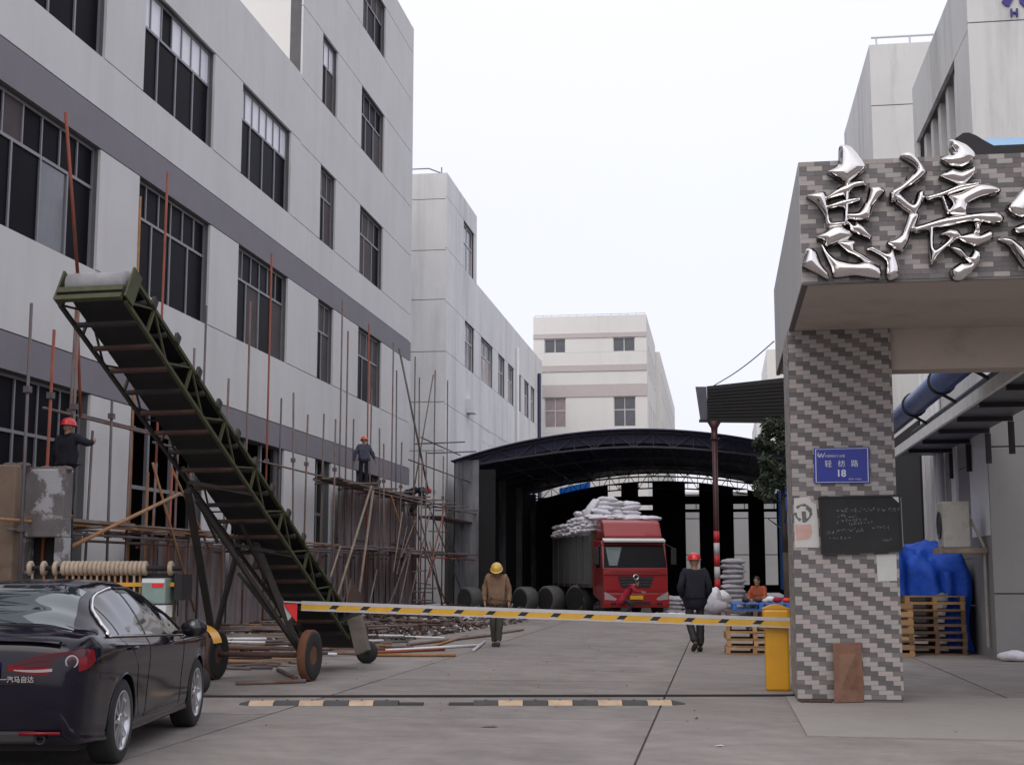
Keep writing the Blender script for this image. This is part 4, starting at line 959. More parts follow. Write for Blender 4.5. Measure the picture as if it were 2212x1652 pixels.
# belt: carrying run on top, return run below
mb=MB(); mb.obox(cp(.5,0,DP+.03),e1*(LC*.5),e2*(HWc-.06),e3*.008); part('belt',mb,'belt',cvT)
mb=MB(); mb.obox(cp(.5,0,.10),e1*(LC*.49),e2*(HWc-.09),e3*.006); part('return_belt',mb,'belt',cvT)
for k in range(14): t=.04+k*.07; part('idler_roller',MB().tube(cp(t,-HWc+.04,DP-.02),cp(t,HWc-.04,DP-.02),.035,8),'oliveb',cvT,True)
for k in range(12): t=.06+k*.08; part('roller_bracket',MB().obox(cp(t,HWc+.015,DP+.05),e1*.05,e2*.02,e3*.06),'oliveb',cvT)
part('head_drum',MB().tube(cp(1.0,-HWc+.05,DP-.07),cp(1.0,HWc-.05,DP-.07),.135,20),'beltlit',cvT,True)
for s_ in (-1,1): part('end_plate',MB().obox(cp(1.0,s_*(HWc+.03),DP/2+.04),e1*.10,e2*.012,e3*(DP/2+.03)),'olive',cvT)
part('end_beam',MB().obox(cp(1.0,0,.10)+e1*.12,e1*.02,e2*HWc,e3*.035),'olive',cvT); part('end_beam',MB().obox(cp(1.0,0,.0)+e1*.10,e1*.03,e2*HWc,e3*.03),'olive',cvT)
part('tail_drum',MB().tube(cp(0,-HWc+.05,DP-.12),cp(0,HWc-.05,DP-.12),.13,16),'oliveb',cvT,True)
# hopper at tail
mb=MB(); c=cp(-.02,0,.2); mb.obox(cp(-.02,.0,.28),e1*.42,e2*.5,e3*.16); part('hopper',mb,'oliveb',cvT)
for s_ in (-1,1): part('hopper_side',MB().obox(cp(.03,s_*.47,.55),e1*.3,e2*.012,e3*.22),'rustdark',cvT)
w2=gnd(792,1432); 
mb=MB(); mb.lathe(w2+Vector((0,0,.19)),(.3,.95,0),[(-.05,.10),(-.05,.19),(.05,.19),(.05,.10)],18); part('tail_wheel',mb,'rubber',cvT,True)
part('tail_fork',MB().bar(w2+Vector((0,0,.2)),cp(-.02,.35,.25),.05),'oliveb',cvT)
dr=atY(776,1368,21.9); part('guard_sheet',MB().obox(dr+Vector((0,0,-.02)),Vector((.10,0,.04)),Vector((.02,.03,0)),Vector((-.07,0,.27))),'guard',cvT,bevel=.01,label='pale curved guard sheet')
# trestle and wheels
wR=gnd(668,1471); rW=.36; aR=wR+Vector((0,0,rW)); aL=aR-e2*1.45
axl=MB().tube(aL,aR,.035,8); part('axle',axl,'rustdark',cvT,True)
for c,m in ((aR,'rustor'),(aL,'rustdark')):
    o=part('wheel',MB().lathe(c,e2,[(-.06,.20),(-.06,rW-.01),(-.05,rW),(.05,rW),(.06,rW-.01),(.06,.20)],28),m,cvT,True)
    part('wheel_face',MB().lathe(c,e2,[(.0,.05),(.058,.06),(.062,.2),(.075,.31),(.058,.345)],24),'rubber',o,True)
def leg(a,b,w_=.07,m='oliveb'): part('trestle_leg',MB().bar(a,b,w_),m,cvT)
Lf=aL+Vector((0,0,.05)); Rf=aR-e2*.15+Vector((0,0,.05))
kx=[cp(t,s_*HWc,0) for t,s_ in ((.56,-1),(.36,-1),(.52,1),(.32,1))]
leg(Lf,atY(405,1060,18.2),.085); leg(Lf+Vector((0,0,.25)),atY(532,1118,19.9),.06); leg(Rf,atY(545,1150,20.0),.09); leg(Rf,atY(425,1080,18.6),.055); leg(atY(593,1335,20.4),atY(516,1237,20.6),.05)
leg(kx[0],kx[2],.05); leg(kx[1],kx[3],.05)
for (a,b) in (((395,1010),(470,1170)),((520,1130),(610,1330))): part('brace',MB().bar(atY(*a,19.2),atY(*b,20.6),.04),'oliveb',cvT)
# ================================================================ TUBES, PLANKS and RUBBLE on the ground
rr=random.Random(31)
def edge(px): return 1452-(px-440)*(110/720.)      # lower image edge of the pile
lbls={'rustdark':'dark rusty steel tube lying in the heap under the conveyor','rustpole':'brown rusty scaffold tube lying in the heap beside the conveyor wheel','greypole':'grey scaffold tube lying in the heap in front of the tin sheets','white':'white plastic tube lying in the debris heap','ochre':'orange brown pole lying on the debris heap','plank':'pale plank lying in the debris heap'}
n=0
for k in range(190):
    px=rr.uniform(455,930) if k%3 else rr.uniform(455,700); py=edge(px)-rr.uniform(4,1)**1.0-rr.uniform(0,1)**1.3*62
    c=gnd(px,py); 
    if c.x<-11.3: c.x=-11.3+rr.uniform(0,.4)
    L_=rr.uniform(.7,2.6); an=AZ+rr.gauss(0,.16)+(0 if rr.random()<.85 else rr.uniform(-.8,.8)); h=rr.uniform(0,.35)*min(1,(edge(px)-py)/30.)
    d=Vector((math.cos(an),math.sin(an)*1.0,rr.uniform(-.04,.04)))*L_/2
    m=rr.choice(['rustdark','rustdark','rustdark','rustpole','greypole','rustpole','white','ochre','plank','rustpole','greypole'])
    mb=MB(); r_=rr.uniform(.022,.032); p=Vector((c.x,c.y,r_+.004+h))
    lo=min(-abs(d.z),0); p.z=max(p.z,r_+abs(d.z)+.004)
    if m=='plank': mb.bar(-d,d,.14,.03); nm='plank';ct='plank'; gp='planks in the debris heap'
    else: mb.tube(-d,d,r_,7); nm='steel_tube';ct='tube'; gp='tubes lying in the debris heap, '+m
    solo(nm,mb,m,p,lbls[m],ct,gp+'',local=True,smooth=(m!='plank'))
# specific long tubes at the front edge
for i,((x0,y0,x1,y1),m,lab) in enumerate([((810,1418,985,1418),'ochre','yellow brown tube at the front edge of the heap by the small tail wheel'),((830,1408,1040,1396),'white','long white tube at the front edge of the debris heap'),((800,1412,960,1405),'redpole','red oxide tube beside the long white tube'),((510,1480,660,1475),'rustpole','thin rusty rod on the open concrete in front of the heap'),((600,1450,640,1468),'rustpole','short rusty pipe offcut near the conveyor wheel'),((1022,1408,1047,1388),'boomw','short pale post lying near the yellow helmeted man'),((930,1400,1010,1375),'ochre','orange pole pointing towards the yellow helmeted man'),((880,1395,1080,1372),'rustpole','long rusty tube on the right tip of the heap'),((970,1385,1130,1362),'plank','pale plank at the right tip of the heap'),((455,1400,700,1404),'rustdark','thick dark beam under the conveyor trestle'),((460,1425,650,1428),'rustdark','second dark beam lying below the thick one')]):
    a=gnd(x0,y0); b=gnd(x1,y1); z=.03 if i<9 else .16-.08*(i-9); c=(a+b)/2; d=(b-a)/2; c.z=z
    mb=MB(); mb.tube(-d,d,.03 if i<9 else .075,8); solo('steel_tube' if m!='plank' else 'plank',mb,m,c,lab,'tube' if m!='plank' else 'plank',local=True,smooth=True)
def chunk(mb,c,r,q):
    a=[Vector((q.uniform(-1,1),q.uniform(-1,1),q.uniform(-.6,.6))).normalized()*r*q.uniform(.6,1.2) for _ in range(3)]
    mb.obox(c,a[0],a[1]*.7,a[2]*.5)
for nm,m,N_,rg,lab in (('rubble','rubble',1300,(.02,.07),'heap of broken rubble under the scaffold'),('scrap','rubblew',420,(.02,.06),'pale scraps scattered over the rubble'),('rust_scrap','rustdark',1500,(.02,.07),'rusty scrap scattered over the rubble')):
    mb=MB()
    for k in range(N_):
        px=rr.uniform(450,1140); py=edge(px)-2-rr.uniform(0,1)**1.2*58
        c=gnd(px,py); c.x=max(c.x,-11.5); f=min(1,max(0,(edge(px)-py)/35.)); c.z=rr.uniform(0,.30)*f+.01; chunk(mb,c,rr.uniform(*rg)*(1+.6*f),rr)
    solo(nm,mb,m,(0,0,0),lab,None,None,'stuff')
mb=MB()
for k in range(140):
    px=rr.choice([rr.uniform(900,1300),rr.uniform(480,1600)]); py=rr.uniform(1345,1450)+rr.uniform(0,1)**3*150; c=gnd(px,py); c.z=.006; chunk(mb,c,rr.uniform(.004,.011),rr)
solo('grit',mb,'rubble',(0,0,0),'small grit on the concrete',kind='stuff')
for (px,py,w_,m,lab) in [(1553,1612,.05,'paper','small white scrap of paper on the bare foreground concrete'),(1504,1552,.02,'black','tiny dark stone on the concrete right of the speed bump'),(1058,1570,.09,'gbase','faint grey flattened rag on the concrete in front of the speed bump'),(2060,1583,.07,'rustdark','dark twig on the concrete at lower right'),(488,1520,.0,'rustdark','')]:
    if w_==0: continue
    c=gnd(px,py); mb=MB(); mb.add([(-w_,-.02,.004),(w_*.3,-.035,.012),(w_,.0,.005),(w_*.4,.04,.016),(-w_*.6,.03,.006)],[(0,1,2,3,4)]); mb.add([(-w_,-.02,.0),(w_*.3,-.035,.0),(w_,.0,.0),(w_*.4,.04,.0),(-w_*.6,.03,.0)],[(4,3,2,1,0)]); solo('litter',mb,m,c,lab,'litter',local=True)
# ================================================================ ROLLER MACHINE behind the car
RY=17.6
rmT=thing('roller_machine',gnd(230,1500),'row of cream rollers on an ochre frame with green panel, behind the car','machine')
def ry(px,py,Y=RY): return atY(px,py,Y)
cz=ry(200,1227).z
for px in [66,95,121]+[139+9.7*k for k in range(19)]+[369]:
    a=ry(px,1227+ (0 if px>60 else 0)); mb=MB(); mb.lathe(a-Vector((.03,0,0)),(1,.15,0),[(0,.03),(0,.078),(.012,.092),(.045,.092),(.055,.078),(.055,.03)],16); part('roller',mb,'roller',rmT,True)
part('shaft',MB().tube(ry(55,1227),ry(392,1227),.03,8),'black',rmT,True)
part('top_rail',MB().bar(ry(50,1247,RY+.1),ry(380,1247,RY+.1),.08,.10),'black',rmT); part('machine_body',MB().obox((ry(60,1285,RY+.3)+ry(380,1285,RY+.3))/2,(ry(380,1285,RY+.3)-ry(60,1285,RY+.3))/2,(0,.12,0),(0,0,.27)),'black',rmT,bevel=.02); part('lower_rail',MB().bar(ry(60,1262),ry(385,1262),.05,.05),'yellow',rmT)
for px in (70,95,121,145,158,171,184,197,210,223,236,249,262,275,290,303): part('upright',MB().bar(ry(px,1238),ry(px,1300),.025),'ochre' if px%2 else 'roller',rmT)
for px in (60,300,376): part('leg',MB().bar(ry(px,1240,RY+.1),Vector((ry(px,1240,RY+.1).x,ry(px,1240,RY+.1).y,0)),.06),'olive',rmT)
p=ry(314,1248); q=ry(367,1304); cpn=part('control_panel',MB().box(p.x,q.x,p.y-.12,p.y+.3,q.z,p.z),'panelg',rmT,bevel=.02)
part('panel_strip',MB().box(p.x+.01,q.x-.01,p.y-.127,p.y-.121,p.z-.06,p.z-.01),'white',cpn); a=ry(338,1262); part('red_label',MB().box(a.x,a.x+.15,p.y-.128,p.y-.121,a.z-.035,a.z+.015),'redfl',cpn)
a=ry(335,1306); part('white_box',MB().box(a.x,a.x+.19,p.y-.1,p.y+.25,a.z-.15,a.z),'white',rmT); a=ry(380,1240); part('black_box',MB().box(a.x,a.x+.1,a.y-.05,a.y+.3,a.z-.32,a.z),'black',rmT)
a=ry(352,1345); part('red_lamp',MB().ball(a+Vector((0,0,.02)),.05,10),'redfl',rmT,True)
# yellow curved fender of a small machine ahead of the car
fb=thing('yellow_cart',gnd(425,1440),'small machine with a curved yellow mudguard just ahead of the black car','machine')
mb=MB(); c0=atY(418,1400,17.5)
mb.grid(lambda i,j:(c0.x+.26*math.cos(PI*.05+PI*.75*i),c0.y+.3*j,c0.z+.02+.26*math.sin(PI*.05+PI*.75*i)),12,1); part('mudguard',mb,'yellow',fb,True)
part('wheel',MB().lathe(Vector((c0.x,c0.y+.02,.19)),(0,1,0),[(0,.08),(0,.19),(.1,.19),(.1,.08)],18),'rubber',fb,True); part('body',MB().box(c0.x-.5,c0.x-.05,c0.y,c0.y+.4,.2,.75),'ochre',fb,bevel=.03)
part('strut',MB().bar((c0.x,c0.y+.1,.2),(c0.x-.2,c0.y+.1,.6),.05),'rustdark',fb)
# ================================================================ DRUMS left of the truck
dl=['front leftmost','','','','']
for i,(px,r) in enumerate([(1003,.50),(1062,.48),(1123,.50),(1178,.52),(1242,.54)]):
    c=gnd(px,1322); c.z=r+.005; mb=MB(); L_=.62; mb.lathe((0,0,0),(.62,.78,0),[(0,.05),(.0,r-.07),(.02,r-.03),(.05,r),(.3,r+.01),(.57,r),(.6,r-.03),(L_,r-.07),(L_,.05)],28)
    t=thing('steel_drum',(c.x,c.y,0),['dusty black drum lying furthest left, half behind the yellow helmeted man','dusty drum lying just left of the yellow helmeted man','dusty drum lying right of the yellow helmeted man','second dusty drum left of the truck wheels','largest drum, directly beside the red truck cab'][i],'drum','large drums lying on their sides left of the truck')
    mb.v=[(v[0]+c.x,v[1]+c.y,v[2]+c.z) for v in mb.v]; part('shell',mb,'drumside',t,True)
    mb=MB(); mb.lathe(c-Vector((.62,.78,0)).normalized()*.005,(-.62,-.78,0),[(0,r-.08),(.01,r-.10),(-.03 if False else .004,.02)],24); part('end_cap',mb,'black',t)
# ================================================================ TRUCK
Xc=196/3028*51.; tr=thing('red_truck',None,'red cab-over truck loaded with white sacks, parked nose out at the shed mouth','truck',world=(Xc+1.2,51.1,0),yaw=R(7.3))
def T(name,mb,m,par=None,sm=False,bv=0,label=None): return part(name,mb,m,par or tr,sm,bv,label)
cab=MB()
# cab profile (y,z) from front bottom round to back
prof=[(0.02,.55),(-.03,.95),(-.02,1.55),(.0,1.72),(.30,2.62),(.36,2.72),(2.0,2.78),(2.05,.75),(1.4,.6),(.9,.55)]
cab.prism([(-1.2,y,z) for y,z in prof],(2.4,0,0)); cb_=T('cab',cab,'truckred',bv=.05)
T('bumper',MB().prism([(-1.22,y,z) for y,z in [(-.10,.30),(-.14,.45),(-.12,.82),(.0,.86),(.5,.84),(.5,.3)]],(2.44,0,0)),'truckred',bv=.03)
T('roof_deflector',MB().prism([(-1.08,y,z) for y,z in [(.42,2.80),(.30,2.86),(.62,3.40),(.9,3.50),(1.9,3.50),(1.95,2.80)]],(2.16,0,0)),'truckred',bv=.06)
T('sun_visor',MB().prism([(-1.15,y,z) for y,z in [(.05,2.66),(.02,2.74),(.38,2.82),(.40,2.73)]],(2.3,0,0)),'white',bv=.02)
sn=Vector((0,-.947,.32)).normalized()
def ws(x,k,o=.012): return (x*1.08,.0+.30*k-o*.95,1.72+.90*k+o*.3)
T('windscreen',MB().prism([ws(-1.08,.02),ws(1.08,.02),ws(1.03,.93),ws(-1.03,.93)],(0,.008,0)),'truckglass')
T('screen_sticker',MB().prism([ws(-.90,.10,.02),ws(-.62,.10,.02),ws(-.42,.85,.02),ws(-.98,.85,.02)],(0,.004,0)),'filmg',label='pale reflection film at the left of the windscreen')  # pale patch painted on the glass as a reflection
for k in (-.5,.5): T('wiper',MB().bar(ws(k,.03,.03),ws(k+.42,.22,.03),.02),'black')
T('grille',MB().prism([(-.62,-.055,z) for z in (0,)]*0 or [(-.66,-.05,1.42),(.66,-.05,1.42),(.52,-.05,1.02),(-.52,-.05,1.02)],(0,.04,0)),'black')
for z in (1.12,1.22,1.33): T('grille_bar',MB().box(-.62+(1.42-z)*.25,.62-(1.42-z)*.25,-.075,-.055,z,z+.022),'steel')
T('panel_gap',MB().box(-1.18,1.18,-.045,-.03,1.47,1.49),'black')
T('panel_gap',MB().box(-1.2,1.2,-.128,-.12,.845,.862),'black')
T('bonnet_crease',MB().box(-.9,.9,-.04,-.028,1.60,1.615),'rustdark')
T('emblem',MB().lathe((0,-.078,1.40),(0,-1,0),[(0,.11),(.015,.11),(.02,.085),(.015,.07)],20),'chrome')
for s_ in (-1,1):
    T('headlight',MB().prism([(s_*1.16,-.13,.88),(s_*.72,-.15,.62),(s_*.80,-.15,.56),(s_*1.18,-.14,.60)],(0,.03,0)),'clearlamp')
    T('fog_lamp',MB().box(min(s_*.75,s_*.95),max(s_*.75,s_*.95),-.155,-.14,.40,.48),'lampdark')
    T('mirror_arm',MB().bar((s_*1.2,.25,2.6),(s_*1.42,.05,2.45),.03),'black'); T('mirror',MB().box(min(s_*1.34,s_*1.54),max(s_*1.34,s_*1.54),.0,.08,1.85,2.45),'black',bv=.02)
    T('side_window',MB().box(min(s_*1.202,s_*1.21),max(s_*1.202,s_*1.21),.45,1.3,1.75,2.5),'carglass'); T('step',MB().box(min(s_*1.0,s_*1.23),max(s_*1.0,s_*1.23),.5,1.2,.42,.5),'black')
    T('door_seam',MB().box(min(s_*1.201,s_*1.206),max(s_*1.201,s_*1.206),1.42,1.44,.8,2.6),'black')
T('number_plate',MB().box(-.24,.24,-.165,-.15,.60,.74),'plate'); T('lower_grille',MB().box(-.5,.5,-.155,-.14,.42,.52),'black')
for s_ in (-1,1):
    for y in (.75,4.4,8.2,9.5):
        wv=T('wheel',MB().lathe((s_*.82,y,.5),(s_,0,0),[(0,.15),(0,.47),(.03,.5),(.27,.5),(.3,.47),(.3,.3)],24),'rubber',None,True); T('hub',MB().lathe((s_*1.06,y,.5),(s_,0,0),[(0,.29),(.03,.25),(.06,.1),(.09,.09)],16),'steel',wv,True)
T('chassis',MB().box(-.45,.45,.6,10.8,.75,1.0),'black')
T('cargo_floor',MB().box(-1.22,1.22,2.3,11.2,1.0,1.12),'rustdark')
for i in range(6): T('side_panel',MB().box(-1.25,-1.20,2.32+i*1.48,2.32+i*1.48+1.45,1.12,3.05),'truckgrey'); T('side_panel',MB().box(1.20,1.25,2.32+i*1.48,2.32+i*1.48+1.45,1.12,3.05),'truckgrey')
T('headboard',MB().box(-1.2,1.2,2.3,2.36,1.12,3.2),'rustdark')
for i in range(7): T('side_post',MB().box(-1.28,-1.255,2.3+i*1.48,2.36+i*1.48,1.0,3.08),'steel')
# ================================================================ SACKS
def sackmesh(m,seed):
    r_=random.Random(seed); b=bmesh.new(); bmesh.ops.create_cube(b,size=1); bmesh.ops.subdivide_edges(b,edges=b.edges,cuts=3,use_grid_fill=True)
    for v in b.verts:
        p=v.co*2; x,y,z=p; 
        l=(abs(x)**4+abs(y)**4+abs(z)**2.4)**.25; p=p/max(l,.001) if l>0 else p
        th=(1-abs(p.x)**4)*.9+.1; th*= (1-abs(p.y)**5)*.85+.15
        q=Vector((p.x*.42,p.y*.28,p.z*.125*th)); nn=noise.noise(q*7+Vector((seed,0,0))); n3=noise.noise(q*15+Vector((0,seed,0))); q+=Vector((nn*.05,nn*.045,nn*.045+n3*.018)); v.co=q
    me=bpy.data.meshes.new('sack'); b.to_mesh(me); b.free()
    for f in me.polygons: f.use_smooth=True
    me.materials.append(M[m]); return me
SK=[sackmesh('sack',i) for i in range(5)]; SKD=[sackmesh('sackd',i+9) for i in range(3)]
def sack(loc,rz,label,group,world=True,tilt=(0,0),sc=1,dark=False,rx=None):
    o=bpy.data.objects.new('sack',random.choice(SKD if dark else SK)); C.objects.link(o); o.location=loc; o.rotation_euler=(tilt[0],tilt[1],rz); o.scale=(sc,sc,sc)
    return tag(o,label,'sack',group)
TW=Matrix.Translation(tr.location)@Matrix.Rotation(R(7.3),4,'Z')
rr=random.Random(77)
def tsack(x,y,z,rz,lab,**k):
    sack(TW@Vector((x,y,z)),R(7.3)+rz,lab,'white sacks heaped on the red truck',**k)
L1='white sack stacked along the left edge of the truck load'; L2='white sack on the heap behind the truck cab roof'; L3='white sack in the topmost pile on the truck'; L4='upright bulging white sack in the side row of the load'
for k in range(4):
    for i in range(15):
        if k==3 and i>8: continue
        tsack(-1.05+.03*k+rr.uniform(-.05,.05),2.6+i*.55+rr.uniform(-.05,.05),3.16+k*.17+rr.uniform(-.01,.01),rr.uniform(-.35,.35),L1,tilt=(rr.uniform(-.1,.1),rr.uniform(-.12,.12)))
for i in range(5): tsack(-1.22,2.55+.42*i,3.28,PI/2,L4,tilt=(PI/2-.15,PI/2),sc=.8)
for k in range(3):
    for i in range(4):
        for j in range(3): tsack(-.35+j*.68,2.6+i*.55,3.18+k*.17,rr.uniform(-.5,.5),L2,tilt=(rr.uniform(-.12,.12),rr.uniform(-.12,.12)))
for i in range(9): tsack(-1.0+i*.27,2.0+rr.uniform(-.15,.2),3.62+rr.uniform(-.03,.04),rr.uniform(-.6,.6),L2,sc=.85)
for k in range(5):
    for j in range(3 if k<4 else 1): tsack(-.50+j*.55+(.2 if k==4 else 0),3.6+rr.uniform(-.1,.1),3.74+k*.165,rr.uniform(-.3,.3),L3,tilt=(rr.uniform(-.08,.08),rr.uniform(-.1,.1)))
for i in range(7): tsack(-1.0+rr.uniform(0,.5),3.2+i*.5,3.82+rr.uniform(0,.1),rr.uniform(-.5,.5),L1,tilt=(rr.uniform(-.2,.2),rr.uniform(-.2,.2)))
tsack(-.98,3.4,4.1,.3,'white sack leaning upright against the topmost pile on the truck',tilt=(0,-.9))
# floor piles
ORDS=['first','second','third','fourth','fifth','sixth','seventh','eighth','ninth','tenth','eleventh','twelfth']
def pile(px,py,Y,cols,layers,lab,grp,dark=False,rows=1,sc=1,rz0=0):
    c=gnd(px,py) ; 
    if Y: c=atY(px,py,Y); 
    for r_ in range(rows):
        for k in range(layers):
            for j in range(cols):
                p=Vector((c.x+j*.74*sc+rr.uniform(-.04,.04)+(k%2)*.05,c.y+r_*.5*sc,(.10+k*.175)*sc)); sack(W(p),-AZ+rz0+rr.uniform(-.3,.3),(lab if layers<9 else ORDS[k]+' layer up, '+('front' if r_==0 else 'rear')+' sack of the tall stack behind the striped post'),grp,dark=dark,sc=sc,tilt=(rr.uniform(-.07,.07),rr.uniform(-.07,.07)))
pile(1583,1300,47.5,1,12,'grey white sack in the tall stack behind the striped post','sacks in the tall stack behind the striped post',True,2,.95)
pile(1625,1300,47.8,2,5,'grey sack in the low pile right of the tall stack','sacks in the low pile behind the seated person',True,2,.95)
pile(1452,1300,54,2,4,'pale sack in the shed between the truck and the walking man','sacks stacked right of the truck',False,2,.9)
for i,(px,py,Y,lab) in enumerate([(1432,1318,47,'flattened white sack lying right of the truck bumper'),(1462,1316,46.5,'crumpled white sack lying left of the man in dark clothes'),(1482,1310,46.2,'white sack tilted beside the man in dark clothes')]):
    p=atY(px,py,Y); p.z=.1; o=sack(W(p),rr.uniform(-.4,.4),lab,'loose white sacks on the ground near the truck',tilt=(0,.1*i)); o.scale=(1.0,1.1,1.1)
def bulk(px,py,Y,r,lab,m='sack',sc=(1,1,1)):
    c=atY(px,py,Y); mb=MB(); mb.ball((0,0,0),1,18,(r*sc[0],r*sc[1],r*sc[2]))
    for i,v in enumerate(mb.v):
        v=Vector(v); n_=noise.noise(v*3.1+Vector((px,0,0))); v+=v.normalized()*(n_*.45+noise.noise(v*9)*.15)*r; v.z=max(v.z,-c.z+.01) ; mb.v[i]=tuple(v)
    return solo('bulk_bag',mb,m,c,lab,'bag',local=True,smooth=True)
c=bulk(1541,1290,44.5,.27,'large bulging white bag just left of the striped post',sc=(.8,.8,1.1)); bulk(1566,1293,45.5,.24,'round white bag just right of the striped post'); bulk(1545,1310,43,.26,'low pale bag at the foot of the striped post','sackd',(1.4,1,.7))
bulk(2190,1418,24.6,.14,'crumpled white plastic bag on the ground at the right factory wall','sack',(2.1,1.2,.75))
# ================================================================ PALLETS
def make_pallet(m):
    t=bpy.data.objects.new('pallet',None); C.objects.link(t); ORG[t.name]=Vector((0,0,0))
    k=('ps',m)
    me=mesh('slat',MB().box(-.55,.55,0,.095,0,.02),m); ms=mesh('stringer',MB().box(-.04,.04,0,1.0,0,.09),m)
    for i in range(7): o=bpy.data.objects.new('slat',me); C.objects.link(o); o.parent=t; o.location=(0,-.5+i*.15,.112)
    for i in range(3): o=bpy.data.objects.new('slat',me); C.objects.link(o); o.parent=t; o.location=(0,-.5+i*.452,.0)
    for i in range(3): o=bpy.data.objects.new('stringer',ms); C.objects.link(o); o.parent=t; o.location=(-.5+i*.5,-.5,.021)
    return t
ORD=['bottom','second','third','fourth','fifth','sixth','seventh','eighth','ninth','tenth','eleventh','twelfth']
PP={m:make_pallet(m) for m in('pallet','palletd','blue')}; used={m:False for m in PP}
def pallet(c,rot,m,lab,grp,world=False):
    if not used[m]: o=PP[m]; used[m]=True
    else: o=copy_tree(PP[m])
    o.location=c if world else W(c); o.rotation_euler=rot; tag(o,lab,'pallet',grp); return o
b0=gnd(1568,1413); bc=Vector((b0.x+.55,b0.y+.5,0))
for k in range(6):
    pallet(bc+Vector((rr.uniform(-.02,.02),rr.uniform(-.02,.02),.003+k*.137)),(0,0,-AZ+rr.uniform(-.05,.05)),'pallet' if k<5 else 'palletd',(ORD[k]+(' from the ground' if k else ''))+' wooden pallet in the stack just left of the yellow barrier','wooden pallets stacked by the barrier')
pallet(bc+Vector((.12,0,.003+6*.137)),(0,0,-AZ+.03),'blue','blue pallet on top of the wooden stack by the yellow barrier',None)
o=bpy.data.objects
t=thing('scrap_bundle',bc+Vector((.2,.1,.96)),'small heap of red, white and dark odds and ends on the blue pallet','bundle')
for i,(x,m,r_) in enumerate([(-.35,'black',.06),(-.1,'rustdark',.07),(.12,'white',.08),(.25,'maroon',.07),(.42,'redfl',.06),(.5,'plank',.06),(0.02,'paper',.05)]):
    part('scrap_piece',MB().ball(bc+Vector((.2+x,.1*(i%3)-.1,.965+r_*.7)),r_,8,(1.3,1,.8)),m,t,True)
r0=atS(1953,1418,26.6); rb=Vector((3.0,27.2,0))
for k in range(3): pallet(Vector((rb.x-.02,27.3,.003+k*.137)),(0,0,-AZ+rr.uniform(-.06,.06)),'palletd',('lowest','middle','upper')[k]+' dark weathered pallet lying flat just behind the tiled pillar','dark pallets under the blue tarpaulin heap')
pallet(Vector((rb.x-.02,26.95,.46)),(PI/2-.08,0,-AZ),'pallet','yellowish pallet standing on edge behind the right side of the pillar',None)
for k in range(8): pallet(Vector((rb.x+.62+.42,27.95,.003+k*.137)),(0,0,-AZ+rr.uniform(-.06,.06)),'pallet' if k>5 else 'palletd',ORD[k]+' pallet counted from the ground in the stack beside the blue tarpaulin','pallets in the stack under the blue tarpaulin')
# tarpaulin
tp=MB(); cx=3.72; cyy=28.75
def tarpf(i,j):
    # i around profile front bottom -> over -> back ; j across u
    u=cx-1.0+2.0*j; a=i*PI; y=cyy-1.0*math.cos(a)*(.95); z=1.15+.93*math.sin(a)**.55*(1-.22*(2*j-1)**4)
    fold=.09*math.sin(j*21+3*math.sin(i*4))*(1-.5*math.sin(a)); n_=noise.noise(Vector((u*2.3,y*2,z*2)))
    return (u+fold*.4+n_*.08,y-fold-n_*.14,z+n_*.16+.035*noise.noise(Vector((u*8,y*7,z*7))))
tp.grid(tarpf,60,90)
def hang(i,j): 
    z=1.5*(1-j)+.03; y=cyy-.85+1.6*i; f=.05*math.sin(i*14+j*3); return (cx+.98+f*.5+.03*j,y,z)
tp.grid(hang,20,12)
def hang2(i,j):
    z=1.55-1.5*j; u=cx+.52+.46*i+.02*j+.05*math.sin(j*7); return (u,cyy-.98-.10*math.sin(j*PI)-.06*math.sin(i*9+j*4),z)
tp.grid(hang2,10,14)
solo('blue_tarpaulin',tp,'tarp',(cx,cyy,0),'bright blue tarpaulin draped over a heap of pallets by the right wall','tarpaulin',smooth=True)
# ================================================================ POST CANOPY
s_=49.5
pc=thing('post_canopy',atS(1550,1325,s_)*Vector((1,1,0)),'dark sheet canopy on a dark red post with red and white stripes','canopy')
cpx=lambda px,py,s=s_:atS(px,py,s)
part('end_panel',MB().prism([cpx(1502,835),cpx(1526,835),cpx(1529,908),cpx(1513,909)],(0,.08,0)),'steel',pc)
mb=MB(); mb.prism([cpx(1526.5,834),cpx(1700,815),cpx(1704,909.5),cpx(1529,907.5)],(0,.05,0)); part('fascia',mb,'black',pc)
for i in range(11):
    a=1530+i*15.5; part('roof_rib',MB().bar(cpx(1527,840+i*6.5-(0),49.44),cpx(1702,824+i*8,49.44),.03),'black',pc)
mb=MB(); mb.prism([cpx(1513,909),cpx(1704,911),cpx(1704,909)+Vector((0,7,1.2)),cpx(1513,908)+Vector((0,7,1.2))],(0,0,.05)); part('roof_sheet',mb,'black',pc)
mb=MB(); mb.prism([cpx(1527,862,49.7),cpx(1702,850,49.7),cpx(1704,910,49.7),cpx(1529,908,49.7)],(0,.05,0)); part('back_panel',mb,'black',pc)
mb=MB(); mb.bar(cpx(1510,909),cpx(1704,911),.10); part('edge_beam',mb,'black',pc)
for i in range(8): part('truss_web',MB().bar(cpx(1600+i*13,874 if i%2 else 892,49.65),cpx(1613+i*13,892 if i%2 else 874,49.65),.03),'steel',pc)
g0=cpx(1551,1325); tpz=cpx(1547,909); base=Vector((g0.x,s_+.1,0)); ztop=tpz.z
part('post',MB().tube((base.x,base.y,0),(base.x,base.y,ztop),.095,14),'redpost',pc,True)
part('post_head',MB().lathe((base.x,base.y,ztop-.7),(0,0,1),[(0,.10),(.1,.18),(.12,.10),(.45,.12),(.7,.26)],14),'redpost',pc,True)
zs0=cpx(1550,1146).z
